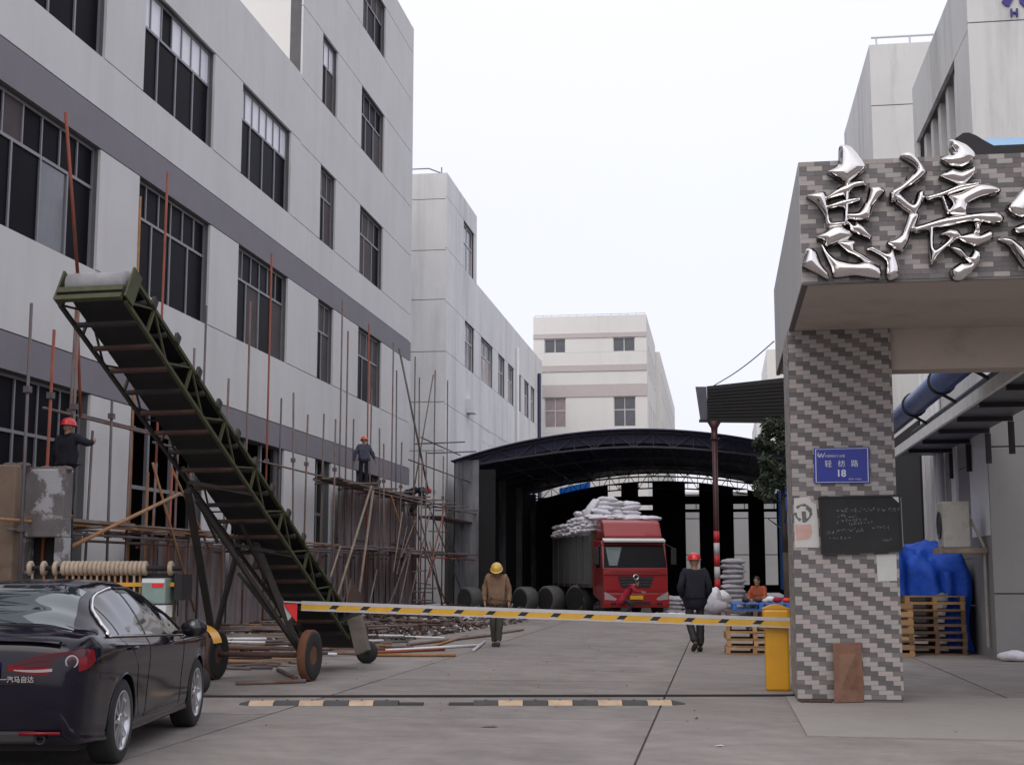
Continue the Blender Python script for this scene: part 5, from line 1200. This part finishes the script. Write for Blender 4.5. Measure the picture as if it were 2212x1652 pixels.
for k in range(7):
    z1=zs0-k*.415; part('stripe',MB().lathe((base.x,base.y,max(.02,z1-.415)),(0,0,1),[(0,.097),(.0,.101),(min(.41,z1-.02),.101),(min(.41,z1-.02),.097)],14),'red' if k%2==0 else 'boomw',pc,True)
a=atS(1543,832,49); b=atS(1672,737,42); mb=MB(); P=[a.lerp(b,i/8)-Vector((0,0,.10*math.sin(PI*i/8))) for i in range(9)]; mb.path(P,.018,5)
solo('overhead_wire',mb,'black',a,'thin overhead wire rising from the post canopy to the gate','wire')
# ================================================================ TREE
tc_=atS(1672,1008,46); trt=thing('evergreen_tree',(tc_.x,tc_.y,0),'small dark evergreen tree squeezed between shed and tiled pillar','tree')
mb=MB(); bx=tc_.x+.35; mb.tube((bx,46,0),(bx-.05,46.05,2.2),.13,10,.10); mb.tube((bx-.05,46.05,2.2),(bx-.1,46,4.6),.10,10,.05)
for k in range(9):
    a=k*2.4; z=2.6+k*.28; mb.tube((bx-.05,46,z),(bx-.05+.75*math.cos(a),46+.6*math.sin(a),z+.45),.035,6,.012)
part('trunk',mb,'bark',trt,True)
mb=MB(); rr=random.Random(8)
cl=[]
for k in range(46):
    a=rr.uniform(0,2*PI); h=rr.uniform(0,1); rad=(.95-.55*abs(h-.35)*1.3)*rr.uniform(.45,1.0); cl.append((Vector((tc_.x+.16+rad*math.cos(a),46+rad*math.sin(a)*.9,3.95+2.5*h)),rr.uniform(.16,.30)))
for c,r_ in cl:
    for q in range(150):
        d=Vector((rr.gauss(0,1),rr.gauss(0,1),rr.gauss(0,1))).normalized()*r_*rr.uniform(.55,1.15); p=c+d
        t1=Vector((rr.gauss(0,1),rr.gauss(0,1),rr.gauss(0,1))).normalized(); t2=t1.cross(d).normalized(); L_=rr.uniform(.05,.10)
        mb.add([p-t1*L_,p+t2*L_*.45,p+t1*L_,p-t2*L_*.45],[(0,1,2,3)])
part('crown',mb,'leaf',trt)
# ================================================================ CAR
def cr_(P,t):
    i=min(int(t),len(P)-2); f=t-i; p0=P[max(i-1,0)];p1=P[i];p2=P[i+1];p3=P[min(i+2,len(P)-1)]
    return tuple(.5*((2*b)+(-a+c)*f+(2*a-5*b+4*c-d)*f*f+(-a+3*b-3*c+d)*f**3) for a,b,c,d in zip(p0,p1,p2,p3))
def itp(tab,y):
    if y<=tab[0][0]: return tab[0][1]
    for (a,va),(b,vb) in zip(tab,tab[1:]):
        if y<=b: f=(y-a)/(b-a); f=f*f*(3-2*f)*.5+f*.5; return va+(vb-va)*f
    return tab[-1][1]
ZT=[(-1.02,.90),(-.99,1.0),(-.90,1.055),(-.75,1.09),(-.62,1.115),(-.4,1.225),(-.1,1.365),(.2,1.43),(.6,1.46),(1.0,1.455),(1.4,1.41),(1.75,1.33),(2.5,1.06),(2.9,1.0),(3.3,.93),(3.55,.82),(3.68,.70),(3.74,.58)]
WB=[(-1.02,.72),(-.99,.79),(-.9,.84),(-.7,.875),(-.3,.895),(.5,.90),(2.6,.90),(3.1,.875),(3.45,.80),(3.66,.66),(3.74,.5)]
WR=[(-1.02,.60),(-.95,.70),(-.7,.70),(-.45,.63),(-.1,.555),(.3,.55),(1.0,.565),(1.6,.58),(2.1,.66),(2.6,.74),(3.2,.70),(3.6,.58),(3.74,.42)]
ZB=[(-1.02,.42),(-.98,.30),(-.85,.24),(-.4,.20),(3.0,.19),(3.5,.22),(3.74,.32)]
def CS(y,t):
    W_=itp(WB,y); zt=itp(ZT,y); wr=itp(WR,y); zb=itp(ZB,y); zs=min(1.02-.035*(y+.4),zt-.065); zr=max(zt-.075,zs+.03)
    P=[(0,zb),(W_*.86,zb),(W_*.955,zb+.10),(W_*.982,min(.54,zt-.3)),(W_*1.004,min(.845,zt-.14)),(W_*.95,zs-.01),(wr+(.0),zr),(wr*.62,zt-.008),(0,zt)]
    # side between shoulder (5) and rail (6) slightly bowed
    x,z=cr_(P,t)
    if 5<t<6: x+=.018*math.sin((t-5)*PI)
    return Vector((max(x,0),y,z))
def CO(y,t,o=.004,side=1):
    p=CS(y,t); e=.01; a=CS(y+e,t)-CS(y-e,t); b=CS(y,min(t+e,8))-CS(y,t-e); n=b.cross(a).normalized(); 
    if n.x<0 and t<6.5: n=-n
    if t>=6.5 and n.z<0: n=-n
    p=p+n*o; return Vector((p.x*side,p.y,p.z))
ys=[-1.02,-1.0,-.985,-.96,-.92,-.86,-.78,-.7,-.6,-.5,-.42,-.34,-.26,-.18,-.08]+[.02+.1*k for k in range(0,31)]+[3.1,3.2,3.3,3.4,3.48,3.56,3.62,3.67,3.71,3.74]
ys=sorted(set(round(y,3) for y in ys)); NT=56; mb=MB(); ring=[]
for y in ys:
    r_=[]
    for k in range(NT+1): r_.append(CS(y,8*k/NT))
    full=r_+[Vector((-p.x,p.y,p.z)) for p in r_[-2:0:-1]]; ring.append(full)
nn=len(ring[0]); vs=[p for r_ in ring for p in r_]; fs=[]
for i in range(len(ring)-1):
    for k in range(nn): fs.append((i*nn+k,i*nn+(k+1)%nn,(i+1)*nn+(k+1)%nn,(i+1)*nn+k))
fs+=[tuple(range(nn))[::-1],tuple(range((len(ring)-1)*nn,len(ring)*nn))]; mb.add(vs,fs)
car=thing('black_saloon_car',None,'glossy black saloon car parked at left, seen from its rear right corner','car',world=(-4.02,11.46,0),yaw=R(.3))
def cpart(name,mb,m,par=None,sm=True,label=None,bv=0): return part(name,mb,m,par or car,sm,bv,label)
body=cpart('body',mb,'paint')
cut=MB()
for y in (0,2.725):
    for s_ in (-1,1): cut.lathe((s_*.60,y,.335),(s_,0,0),[(0,.365),(.5,.365)],40)
cutter=bpy.data.objects.new('cut',mesh('cut',cut,'paint')); C.objects.link(cutter)
bo=bpy.data.objects.new('tmp',body.data); C.objects.link(bo)
bm_=bo.modifiers.new('b','BOOLEAN'); bm_.operation='DIFFERENCE'; bm_.object=cutter; bm_.solver='EXACT'
dg=bpy.context.evaluated_depsgraph_get(); dg.update(); me=bpy.data.meshes.new_from_object(bo.evaluated_get(dg)); bpy.data.objects.remove(bo); bpy.data.objects.remove(cutter)
body.data=me; me.materials.clear(); me.materials.append(M['paint'])
for p in me.polygons: p.use_smooth=True
b=bmesh.new(); b.from_mesh(me)
for e_ in b.edges:
    if len(e_.link_faces)==2 and e_.calc_face_angle(0)>R(35): e_.smooth=False
b.to_mesh(me); b.free()
# arch lips
for s_ in (-1,1):
    for y in (0,2.725):
        mb=MB(); pts=[]
        for k in range(19):
            a=PI*(-.04+1.08*k/18); yy=y+.372*math.cos(a); zz=.335+.372*math.sin(a); xx=None
            best=min((abs(CS(yy,t/20).z-zz),CS(yy,t/20).x) for t in range(20,100)); pts.append(Vector((s_*(best[1]+.001),yy,zz)))
        mb.sweep(pts,.010,6); cpart('arch_lip',mb,'paint')
def patch(y0,y1,t0f,t1f,side,o=.005,ny=24,nt=8):
    mb=MB(); mb.grid(lambda i,j:CO(y0+(y1-y0)*i, t0f(y0+(y1-y0)*i)+(t1f(y0+(y1-y0)*i)-t0f(y0+(y1-y0)*i))*j,o,side),ny,nt); return mb
# side glass outline: lower edge t=5.06, upper edge arches
def up(y):   # upper t of glass along y
    tab=[(-.38,5.10),(-.30,5.50),(-.18,5.76),(.05,5.90),(.5,5.945),(1.1,5.94),(1.5,5.88),(1.85,5.62),(2.2,5.12)]
    return itp(tab,y)
low=lambda y:5.06
for s_ in (-1,1):
    for (a,b) in ((-.38,-.10),(-.075,.70),(.745,2.18)):
        cpart('side_window',patch(a,b,low,up,s_),'carglass')
    mb=MB(); mb.sweep([CO(.6-1.0*k/24,up(.6-1.0*k/24)+.02,.012,s_) for k in range(25)]+[CO(-.39,5.04,.012,s_)],.015,8); cpart('window_trim',mb,'chrome'); mb=MB(); mb.sweep([CO(.6+1.60*k/24,up(.6+1.60*k/24)+.02,.010,s_) for k in range(25)],.011,8); cpart('window_trim',mb,'plastic'); mb=MB(); mb.sweep([CO(-.39+2.58*k/24,5.02,.010,s_) for k in range(25)],.007,8); cpart('belt_trim',mb,'chrome')
    for y_,w_ in ((.70,.045),(-.10,.025)): cpart('pillar_trim',MB().grid(lambda i,j:CO(y_+w_*i,5.06+(up(y_+.02)-5.06)*j,.007,s_),2,8),'plastic')
    # door seams
    for yy in (.73,2.0): cpart('door_seam',MB().path([CO(yy+(.0 if t>3 else 0),t/4,.0006,s_) for t in range(8,21)],.0035,4),'black')
    cpart('door_seam',MB().path([CO(y_,t_,.0006,s_) for y_,t_ in ((-.10,5.0),(.02,4.6),(.20,4.2),(.36,3.6),(.43,2.8),(.52,2.2))],.0035,4),'black')
    cpart('sill_seam',MB().path([CO(.42+k*.22,2.15,.0006,s_) for k in range(9)],.003,4),'black')
    for yy in (.18,1.38):
        c=CO(yy,4.35,.03,s_); cpart('door_handle',MB().ball(c,.1,12,(.16,1.0,.17)),'chrome' if False else 'paint')
    m_=CO(1.86,5.12,.0,s_); cm=m_+Vector((s_*.14,0,.03)); cpart('mirror_arm',MB().bar(m_,cm,.05,.03),'plastic'); mo=cpart('mirror',MB().ball(cm+Vector((s_*.04,0,.01)),.115,18,(1.1,.5,.74)),'paint'); cpart('mirror_glass',MB().lathe(cm+Vector((s_*.045,-.035,.01)),(0,-1,0),[(0,.078),(.024,.072)],20),'carglass',mo)
    # tail lamps wrap the corner
    def tl(i,j,o=.010): 
        # i along from inner (rear face) to outer (side) ; j bottom->top
        y=-.985+.30*max(0,(i-.62)/.38)**1.3; return y
    mb=MB()
    def lampf(i,j,zc=.855,hh=.080,o=.012):
        h_=hh*1.12*(.22+.78*math.sin(PI/2*min(1,i/.42)))*(1 if i<.75 else 1-.45*((i-.75)/.25)**2); z=zc+(j-.5)*2*h_*(.85)+.075*(i)-.04
        ang=i; 
        # follow plan outline: x from .42 to full width, y from rear face to side
        if i<.66: x=.30+.48*(i/.66); y=-1.022+.06*(i/.66)**3
        else: f=(i-.66)/.34; x=.78+.105*math.sin(f*PI/2); y=-.962+.17*f**1.5
        # clamp to body surface
        if i>=.66:
            best=min(((abs(CS(y,t/30).z-z)),CS(y,t/30).x) for t in range(80,180)); x=best[1]
        return Vector((s_*(x+o*(1 if i>.5 else 0)),y-o*(1 if i<.9 else .3),z))
    mb.grid(lambda i,j:lampf(i,j),26,8); lp=cpart('tail_light',mb,'taillight')
    mb=MB(); mb.grid(lambda i,j:lampf(.06+.40*i,.12+.14*j,o=.016),14,3); cpart('smoked_lens',MB().grid(lambda i,j:lampf(.05+.80*i,.66+.31*j,o=.0155),16,4),'lampdark',lp); cpart('clear_strip',mb,'clearlamp',lp)
    mb=MB(); mb.grid(lambda i,j:lampf(.16+.30*i,.40+.22*j,o=.0165),20,3); cpart('smoked_lens',mb,'lampdark',lp)
    c=lampf(.60,.5,o=.020); cpart('ring_lens',MB().lathe(c,(s_*.3,-1,0),[(0,.048),(.006,.048),(.008,.041),(.003,.038)],20),'clearlamp',lp); cpart('ring_core',MB().lathe(c,(s_*.3,-1,0),[(0,.040),(.003,.036),(.004,.005)],18),'lampdark',lp)
    cpart('bumper_reflector',MB().box(min(s_*.40,s_*.70),max(s_*.40,s_*.70),-1.035,-1.015,.335,.355),'taillight'); cpart('exhaust_tip',MB().lathe((s_*.55,-.95,.30),(0,-1,0),[(0,.038),(.07,.038),(.068,.03),(.02,.028)],16),'black')
# glass rear and front
def glassp(y0,y1,o=.006,k=.93):
    mb=MB(); mb.grid(lambda i,j:(lambda y,x:Vector((x,y,CSz(y,abs(x))+o)))(y0+(y1-y0)*i,(2*j-1)*itp(WR,y0+(y1-y0)*i)*k),14,16); return mb
def CSz(y,x):
    lo,hi=6.02,8.0
    for _ in range(18):
        m_=(lo+hi)/2
        if CS(y,m_).x>x: lo=m_
        else: hi=m_
    return CS(y,hi).z
cpart('rear_window',glassp(-.60,.08,.007,.95),'rearglass'); cpart('windscreen',glassp(1.62,2.46),'carglass')
mb=MB(); pts=[Vector((x/10*.66,-.63,CSz(-.63,min(abs(x)/10*.66,.66))+.003)) for x in range(-9,10)]; mb.sweep(pts,.007,5); cpart('glass_seal',mb,'black')
# boot lid seams, spoiler lip, badge, number plate recess
cpart('boot_seam',MB().path([Vector((x/10,-.992-.03*(1-abs(x)/8)+.03,.0+.985)) for x in range(-7,8)],.004,4),'black')
mb=MB(); mb.grid(lambda i,j:Vector(((2*i-1)*.66,-1.0-.015+.08*j,1.0+.022*math.sin(PI*j*.5)+.012-.02*(2*i-1)**4)),20,4); cpart('boot_lip',mb,'paint')
cpart('bumper_seam',MB().path([Vector((s*.78/8,-1.03+.035*(abs(s)/8)**3,.70)) for s in range(-8,9)],.004,4),'black')
cpart('number_plate',MB().box(-.24,.24,-1.04,-1.026,.74,.86),'signblue'); 
t=text_mesh('一汽马自达',.050,'clearlamp',car,Vector((.37,-1.034,.73)),(PI/2,0,0),.004,name='badge',bold=.0008); 
cpart('bumper_lower',MB().box(-.52,.52,-1.028,-.9,.27,.36),'black',sm=False,bv=.02); cpart('underbody',MB().box(-.70,.70,-.6,3.3,.17,.22),'black',sm=False)
# wheels
TYRE=0
tyre=[(-.105,.22),(-.11,.30),(-.095,.325),(-.06,.335),(.06,.335),(.095,.325),(.11,.30),(.105,.235)]
wme=None
for s_ in (-1,1):
    for y in (0,2.725):
        c=Vector((s_*.775,y,.335)); wo=cpart('wheel',MB().lathe(c,(s_,0,0),tyre,40,False),'rubber')
        cpart('rim_barrel',MB().lathe(c,(s_,0,0),[(-.09,.05),(-.09,.225),(.085,.238),(.105,.238),(.108,.228),(.06,.215),(-.02,.20),(-.02,.02)],32),'rim',wo)
        cpart('brake_disc',MB().lathe(c,(s_,0,0),[(-.015,.03),(-.015,.15),(-.005,.15),(.0,.03)],24),'steel',wo)
        for k in range(10):
            a=2*PI*k/10; d=Vector((0,math.cos(a),math.sin(a))); n_=Vector((s_,0,0)); tt=d.cross(n_); p=c+n_*.088
            cpart('spoke',MB().prism([p+d*.045-tt*.013,p+d*.045+tt*.013,p+d*.225+tt*.017,p+d*.225-tt*.017],n_*-.022),'rim',wo,sm=False)
        cpart('hub_cap',MB().lathe(c,(s_,0,0),[(.06,.06),(.092,.055),(.096,.03)],18),'rim',wo)
# ================================================================ PEOPLE
def skin_mesh(V,Ed,root,lv=2):
    names=list(V); me=bpy.data.meshes.new('s'); me.from_pydata([V[k][0] for k in names],[(names.index(a),names.index(b)) for a,b in Ed],[])
    o=bpy.data.objects.new('s',me); C.objects.link(o); o.modifiers.new('skin','SKIN'); ss=o.modifiers.new('ss','SUBSURF'); ss.levels=lv; ss.render_levels=lv
    for i,k in enumerate(names):
        r_=V[k][1]; me.skin_vertices[0].data[i].radius=r_ if isinstance(r_,tuple) else (r_,r_)
        me.skin_vertices[0].data[i].use_root=(k==root)
    dg=bpy.context.evaluated_depsgraph_get(); dg.update(); m2=bpy.data.meshes.new_from_object(o.evaluated_get(dg)); bpy.data.objects.remove(o)
    for p in m2.polygons: p.use_smooth=True
    return m2
BASE=dict(pelvis=(0,0,.95),waist=(0,0,1.09),chest=(0,0,1.29),neck=(0,0,1.45),head=(0,.015,1.60),
 shL=(-.17,0,1.40),elL=(-.24,-.02,1.13),wrL=(-.24,.05,.88),shR=(.17,0,1.40),elR=(.24,-.02,1.13),wrR=(.24,.05,.88),
 hipL=(-.09,0,.91),knL=(-.10,.02,.50),anL=(-.10,-.03,.10),toL=(-.11,.12,.035),hipR=(.09,0,.91),knR=(.10,.02,.50),anR=(.10,-.03,.10),toR=(.11,.12,.035))
def person(world,yaw,label,pose=None,jacket='navycloth',trousers='trous',helmet=None,headdir=(0,1,-.1),sc=1.0,hem=.84,gloves='skin'):
    J={k:Vector(v) for k,v in BASE.items()}
    for k,v in (pose or {}).items(): J[k]=Vector(v)
    t=thing('person',None,label,'person',world=world,yaw=yaw); t.scale=(sc,sc,sc)
    V={'pelvis':(J['pelvis'],(.11,.08)),'waist':(J['waist'],(.10,.07)),'chest':(J['chest'],(.11,.075)),'neck':(J['neck'],.055),'head':(J['head'],.075)}
    Ed=[('pelvis','waist'),('waist','chest'),('chest','neck'),('neck','head')]
    for s in 'LR':
        V['sh'+s]=(J['sh'+s],.040); V['el'+s]=(J['el'+s],.036); V['wr'+s]=(J['wr'+s],.027)
        fd=(J['wr'+s]-J['el'+s]).normalized(); side=Vector((1,0,0)); sd=fd.cross(side).normalized(); 
        pm=J['wr'+s]+fd*.075; V['pa'+s]=(pm,(.038,.022)); Ed+=[('chest','sh'+s),('sh'+s,'el'+s),('el'+s,'wr'+s),('wr'+s,'pa'+s)]
        for q,(o_,L_) in enumerate(((-.028,.070),(-.010,.082),(.010,.078),(.028,.062))):
            b0=pm+sd*o_+fd*.015; b1=b0+fd*L_*.55; b2=b1+(fd*.8+side*(-.5 if s=='R' else .5)).normalized()*L_*.5
            V[f'f{s}{q}a']=(b0,.011); V[f'f{s}{q}b']=(b1,.010); V[f'f{s}{q}c']=(b2,.008); Ed+=[('pa'+s,f'f{s}{q}a'),(f'f{s}{q}a',f'f{s}{q}b'),(f'f{s}{q}b',f'f{s}{q}c')]
        th=J['wr'+s]+fd*.03+sd*.03; V['th'+s]=(th+fd*.0,.013); V['ti'+s]=(th+fd*.045+sd*.025,.010); Ed+=[('wr'+s,'th'+s),('th'+s,'ti'+s)]
        V['hip'+s]=(J['hip'+s],.085); V['kn'+s]=(J['kn'+s],.055); V['an'+s]=(J['an'+s],.038); V['to'+s]=(J['to'+s],.033); Ed+=[('pelvis','hip'+s),('hip'+s,'kn'+s),('kn'+s,'an'+s),('an'+s,'to'+s)]
    body=skin_mesh(V,Ed,'pelvis',1)
    # head: shaped ball with nose, brow, chin and ears merged into the body mesh
    hd=Vector(headdir).normalized(); rt=hd.cross(Vector((0,0,1))).normalized(); upv_=rt.cross(hd); Rm=Matrix((rt,hd,upv_)).transposed(); H=J['head']
    hb=MB(); hb.ball(H,1,20,(.076,.095,.115),Rm); hb.ball(H+Rm@Vector((0,.088,-.018)),1,8,(.014,.02,.026),Rm); hb.ball(H+Rm@Vector((0,.062,-.078)),1,10,(.045,.035,.035),Rm)
    for s_ in (-1,1): hb.ball(H+Rm@Vector((s_*.077,-.005,-.012)),1,8,(.012,.02,.032),Rm)
    b=bmesh.new(); b.from_mesh(body); hm=mesh('h',hb,'skin'); b.from_mesh(hm); b.to_mesh(body); b.free(); body.name='body'; body.materials.clear(); body.materials.append(M['skin'])
    for p in body.polygons: p.use_smooth=True
    def link(nm,me,m):
        me.name=nm; me.materials.clear(); me.materials.append(M[m]); o=bpy.data.objects.new(nm,me); C.objects.link(o); o.parent=t; return o
    bo=link('body',body,'skin')
    ft=MB()
    for s_ in (-1,1): ft.ball(H+Rm@Vector((s_*.030,.088,.012)),.009,8)
    ft.ball(H+Rm@Vector((0,.086,-.052)),1,8,(.022,.008,.005),Rm); part('face_feature',ft,'hair',bo,True)
    # jacket
    hip=J['pelvis']; down=(J['pelvis']-J['waist']).normalized(); hm_=J['pelvis']+down*(.95-hem)
    V={'hem':(hm_,(.235,.165)),'pelvis':(J['pelvis'],(.22,.155)),'waist':(J['waist'],(.20,.14)),'chest':(J['chest'],(.215,.15)),'neck':(J['neck']-(J['neck']-J['chest'])*.12,.072)}
    Ed=[('hem','pelvis'),('pelvis','waist'),('waist','chest'),('chest','neck')]
    for s in 'LR':
        V['sh'+s]=(J['sh'+s],.092); V['el'+s]=(J['el'+s],.068); V['wr'+s]=(J['wr'+s],.050); Ed+=[('chest','sh'+s),('sh'+s,'el'+s),('el'+s,'wr'+s)]
    jm=skin_mesh(V,Ed,'waist',2)
    for v in jm.vertices: n_=noise.noise(v.co*8+Vector((world[0],0,0)))*.024+noise.noise(v.co*Vector((20,20,34)))*.011; v.co+=v.normal*n_
    link('jacket',jm,jacket)
    V={'pelvis':(J['pelvis']-Vector((0,0,.03)),(.12,.095))}; Ed=[]
    for s in 'LR': V['hip'+s]=(J['hip'+s],.088); V['kn'+s]=(J['kn'+s],.078); V['an'+s]=(J['an'+s]+Vector((0,0,-.02)),.066); Ed+=[('pelvis','hip'+s),('hip'+s,'kn'+s),('kn'+s,'an'+s)]
    tm=skin_mesh(V,Ed,'pelvis',2)
    for v in tm.vertices: v.co+=v.normal*(noise.noise(v.co*11)*.012)
    link('trousers',tm,trousers)
    for s in 'LR':
        a=J['an'+s]; b_=J['to'+s]; d=(b_-a); d.z=min(d.z,0); c=a.lerp(b_,.5); rx=Vector((b_.x-a.x,b_.y-a.y,b_.z-a.z+.04)).normalized(); r2=rx.cross(Vector((0,0,1))).normalized(); u2=r2.cross(rx); Rs=Matrix((r2,rx,u2)).transposed()
        part('shoe',MB().ball(c+Vector((0,0,-.025)),1,14,(.05,.14,.05),Rs),'shoe',t,True)
    if helmet:
        hb=MB(); n=20
        pr=[(0.0,.118,.142),(.05,.112,.135),(.09,.09,.108),(.117,.052,.064),(.126,.016,.02)]
        vs=[]; c=H+Rm@Vector((0,-.005,.028))
        for (zz,rx_,ry_) in pr:
            for i in range(n): a=2*PI*i/n; vs.append(c+Rm@Vector((rx_*math.cos(a),ry_*math.sin(a),zz)))
        hb.add(vs,[(k*n+i,k*n+(i+1)%n,(k+1)*n+(i+1)%n,(k+1)*n+i) for k in range(4) for i in range(n)]+[tuple(range(4*n,5*n))])
        ho=part('helmet',hb,helmet,t,True)
        bb=MB(); vs=[]
        for rr_ in (1,1.16):
            for i in range(n): a=2*PI*i/n; e_=rr_ if rr_==1 else (1.10+.22*max(0,math.sin(a))**2); vs.append(c+Rm@Vector((.118*e_*math.cos(a),.142*e_*math.sin(a),-.004 if rr_>1 else .004)))
        vs+=[v-Rm@Vector((0,0,.008)) for v in vs]
        bb.add(vs,[(i,(i+1)%n,n+(i+1)%n,n+i) for i in range(n)]+[(2*n+i,3*n+i,3*n+(i+1)%n,2*n+(i+1)%n) for i in range(n)]+[(n+i,n+(i+1)%n,3*n+(i+1)%n,3*n+i) for i in range(n)]); part('brim',bb,helmet,ho,True)
        part('ridge',MB().bar(c+Rm@Vector((0,-.06,.112)),c+Rm@Vector((0,.06,.112)),.02,.014,up=upv_),helmet,ho)
    else:
        part('hair',MB().ball(H+Rm@Vector((0,-.015,.022)),1,16,(.084,.10,.108),Rm),'hair',t,True)
    return t
def Wg(px,py): p=gnd(px,py); w_=W(p); return Vector((w_.x,w_.y,0))
def Wat(px,py,Y): w_=W(atY(px,py,Y)); return Vector(w_)
# man in yellow helmet walking towards the camera, head bowed
p=Wg(1073,1396)
person(p,PI-.05,'man in yellow helmet and muddy khaki jacket walking towards the striped boom',dict(knL=(-.07,.10,.51),anL=(-.04,.13,.11),toL=(-.04,.26,.06),knR=(.07,.05,.50),anR=(.05,-.06,.10),toR=(.06,.07,.035),head=(0,.10,1.54),neck=(0,.03,1.43),elL=(-.25,-.03,1.14),wrL=(-.25,.04,.90),elR=(.26,-.05,1.14),wrR=(.24,.03,.90)),'khaki','trous','helmy',(0,1,-.55),1.03,.80)
p=Wg(1503,1407)
person(p,.06,'man in red helmet and dark coat walking away beside the pallets',dict(knL=(-.10,.04,.50),anL=(-.03,-.16,.17),toL=(-.05,-.06,.06),knR=(.10,.05,.50),anR=(.09,.02,.10),toR=(.10,.16,.035),wrL=(-.20,.12,.95),wrR=(.22,.14,.95),elR=(.27,-.04,1.14),elL=(-.27,-.04,1.14)),'navycloth','black','helmr',(0,1,-.05),1.10,.70)
# left scaffold worker
p=Wat(150,910,23.4); z=2.40
person(Vector((p.x-.02,p.y,z-.0)),-.35,'worker in red helmet and navy jacket gripping a pole on the left scaffold',dict(elR=(.36,.10,1.30),wrR=(.30,.30,1.36),elL=(-.26,.02,1.12),wrL=(-.22,.14,.93)),'navycloth','black','helmr',(.3,1,-.05),.985,.86)
# middle worker
p=Wat(785,1052,44.3)
person(Vector((p.x,p.y,4.25)),.25,'worker in orange helmet and grey blue jacket standing on the far scaffold deck',dict(elR=(.30,.05,1.16),wrR=(.40,.16,.98),elL=(-.31,.0,1.14),wrL=(-.33,.05,.88)),'bluecloth','navycloth','helmo',(-.1,1,-.15),.93,.88)
# stooping worker
p=Wat(893,1108,52.5)
bent=dict(pelvis=(0,-.18,.80),waist=(0,-.05,.88),chest=(0,.20,.95),neck=(0,.36,.95),head=(0,.50,.88),shL=(-.16,.28,.95),shR=(.16,.28,.95),elL=(-.2,.32,.66),elR=(.2,.32,.66),wrL=(-.14,.42,.45),wrR=(.14,.42,.45),hipL=(-.09,-.18,.77),hipR=(.09,-.18,.77),knL=(-.12,.08,.45),knR=(.12,.10,.45),anL=(-.12,-.12,.10),anR=(.12,-.10,.10),toL=(-.12,.03,.035),toR=(.12,.05,.035))
person(Vector((p.x,p.y,3.69)),-PI/2+.2,'worker in red helmet stooping on the low scaffold deck at the block corner',bent,'maroon' if False else 'navycloth','black','helmr',(0,.8,-.6),1.05,.74)
# stooping person in crimson in front of the truck
p=Wat(1354,1326,49.6)
person(Vector((p.x,p.y,0)),-PI/2-.25,'person in crimson jacket bending over in front of the red truck',dict(bent,pelvis=(0,-.1,.66),waist=(0,0,.80),chest=(0,.14,1.0),neck=(0,.26,1.12),head=(0,.36,1.20),shL=(-.16,.2,1.08),shR=(.16,.2,1.08),elL=(-.2,.36,.90),elR=(.2,.36,.90),wrL=(-.1,.55,.88),wrR=(.1,.55,.88),hipL=(-.09,-.1,.63),hipR=(.09,-.1,.63),knL=(-.12,.22,.45),knR=(.12,.24,.45)),'maroon','black',None,(0,1,-.3),1.0,.60)
# seated person in orange
p=Wat(1640,1300,38)
person(Vector((p.x,p.y,.05)),PI-.6,'person in orange jacket sitting behind the blue pallet near the sack piles',dict(pelvis=(0,0,.62),waist=(0,.02,.76),chest=(0,.05,.96),neck=(0,.08,1.13),head=(0,.12,1.27),shL=(-.17,.05,1.07),shR=(.17,.05,1.07),elL=(-.25,.14,.83),elR=(.25,.14,.83),wrL=(-.14,.34,.74),wrR=(.14,.34,.74),hipL=(-.09,.02,.60),hipR=(.09,.02,.60),knL=(-.12,.42,.58),knR=(.12,.42,.58),anL=(-.12,.40,.12),anR=(.12,.40,.12),toL=(-.12,.53,.04),toR=(.12,.53,.04)),'orangecloth','black',None,(0,1,-.2),1.0,.58)
mb=MB(); q=atY(1640,1300,38.15); mb.box(-.25,.25,-.2,.2,0,.5); solo('crate',mb,'plank',(q.x,q.y,0),'low wooden crate under the person in orange','crate',local=True,bevel=.02)
# tidy: nothing hidden, everything linked
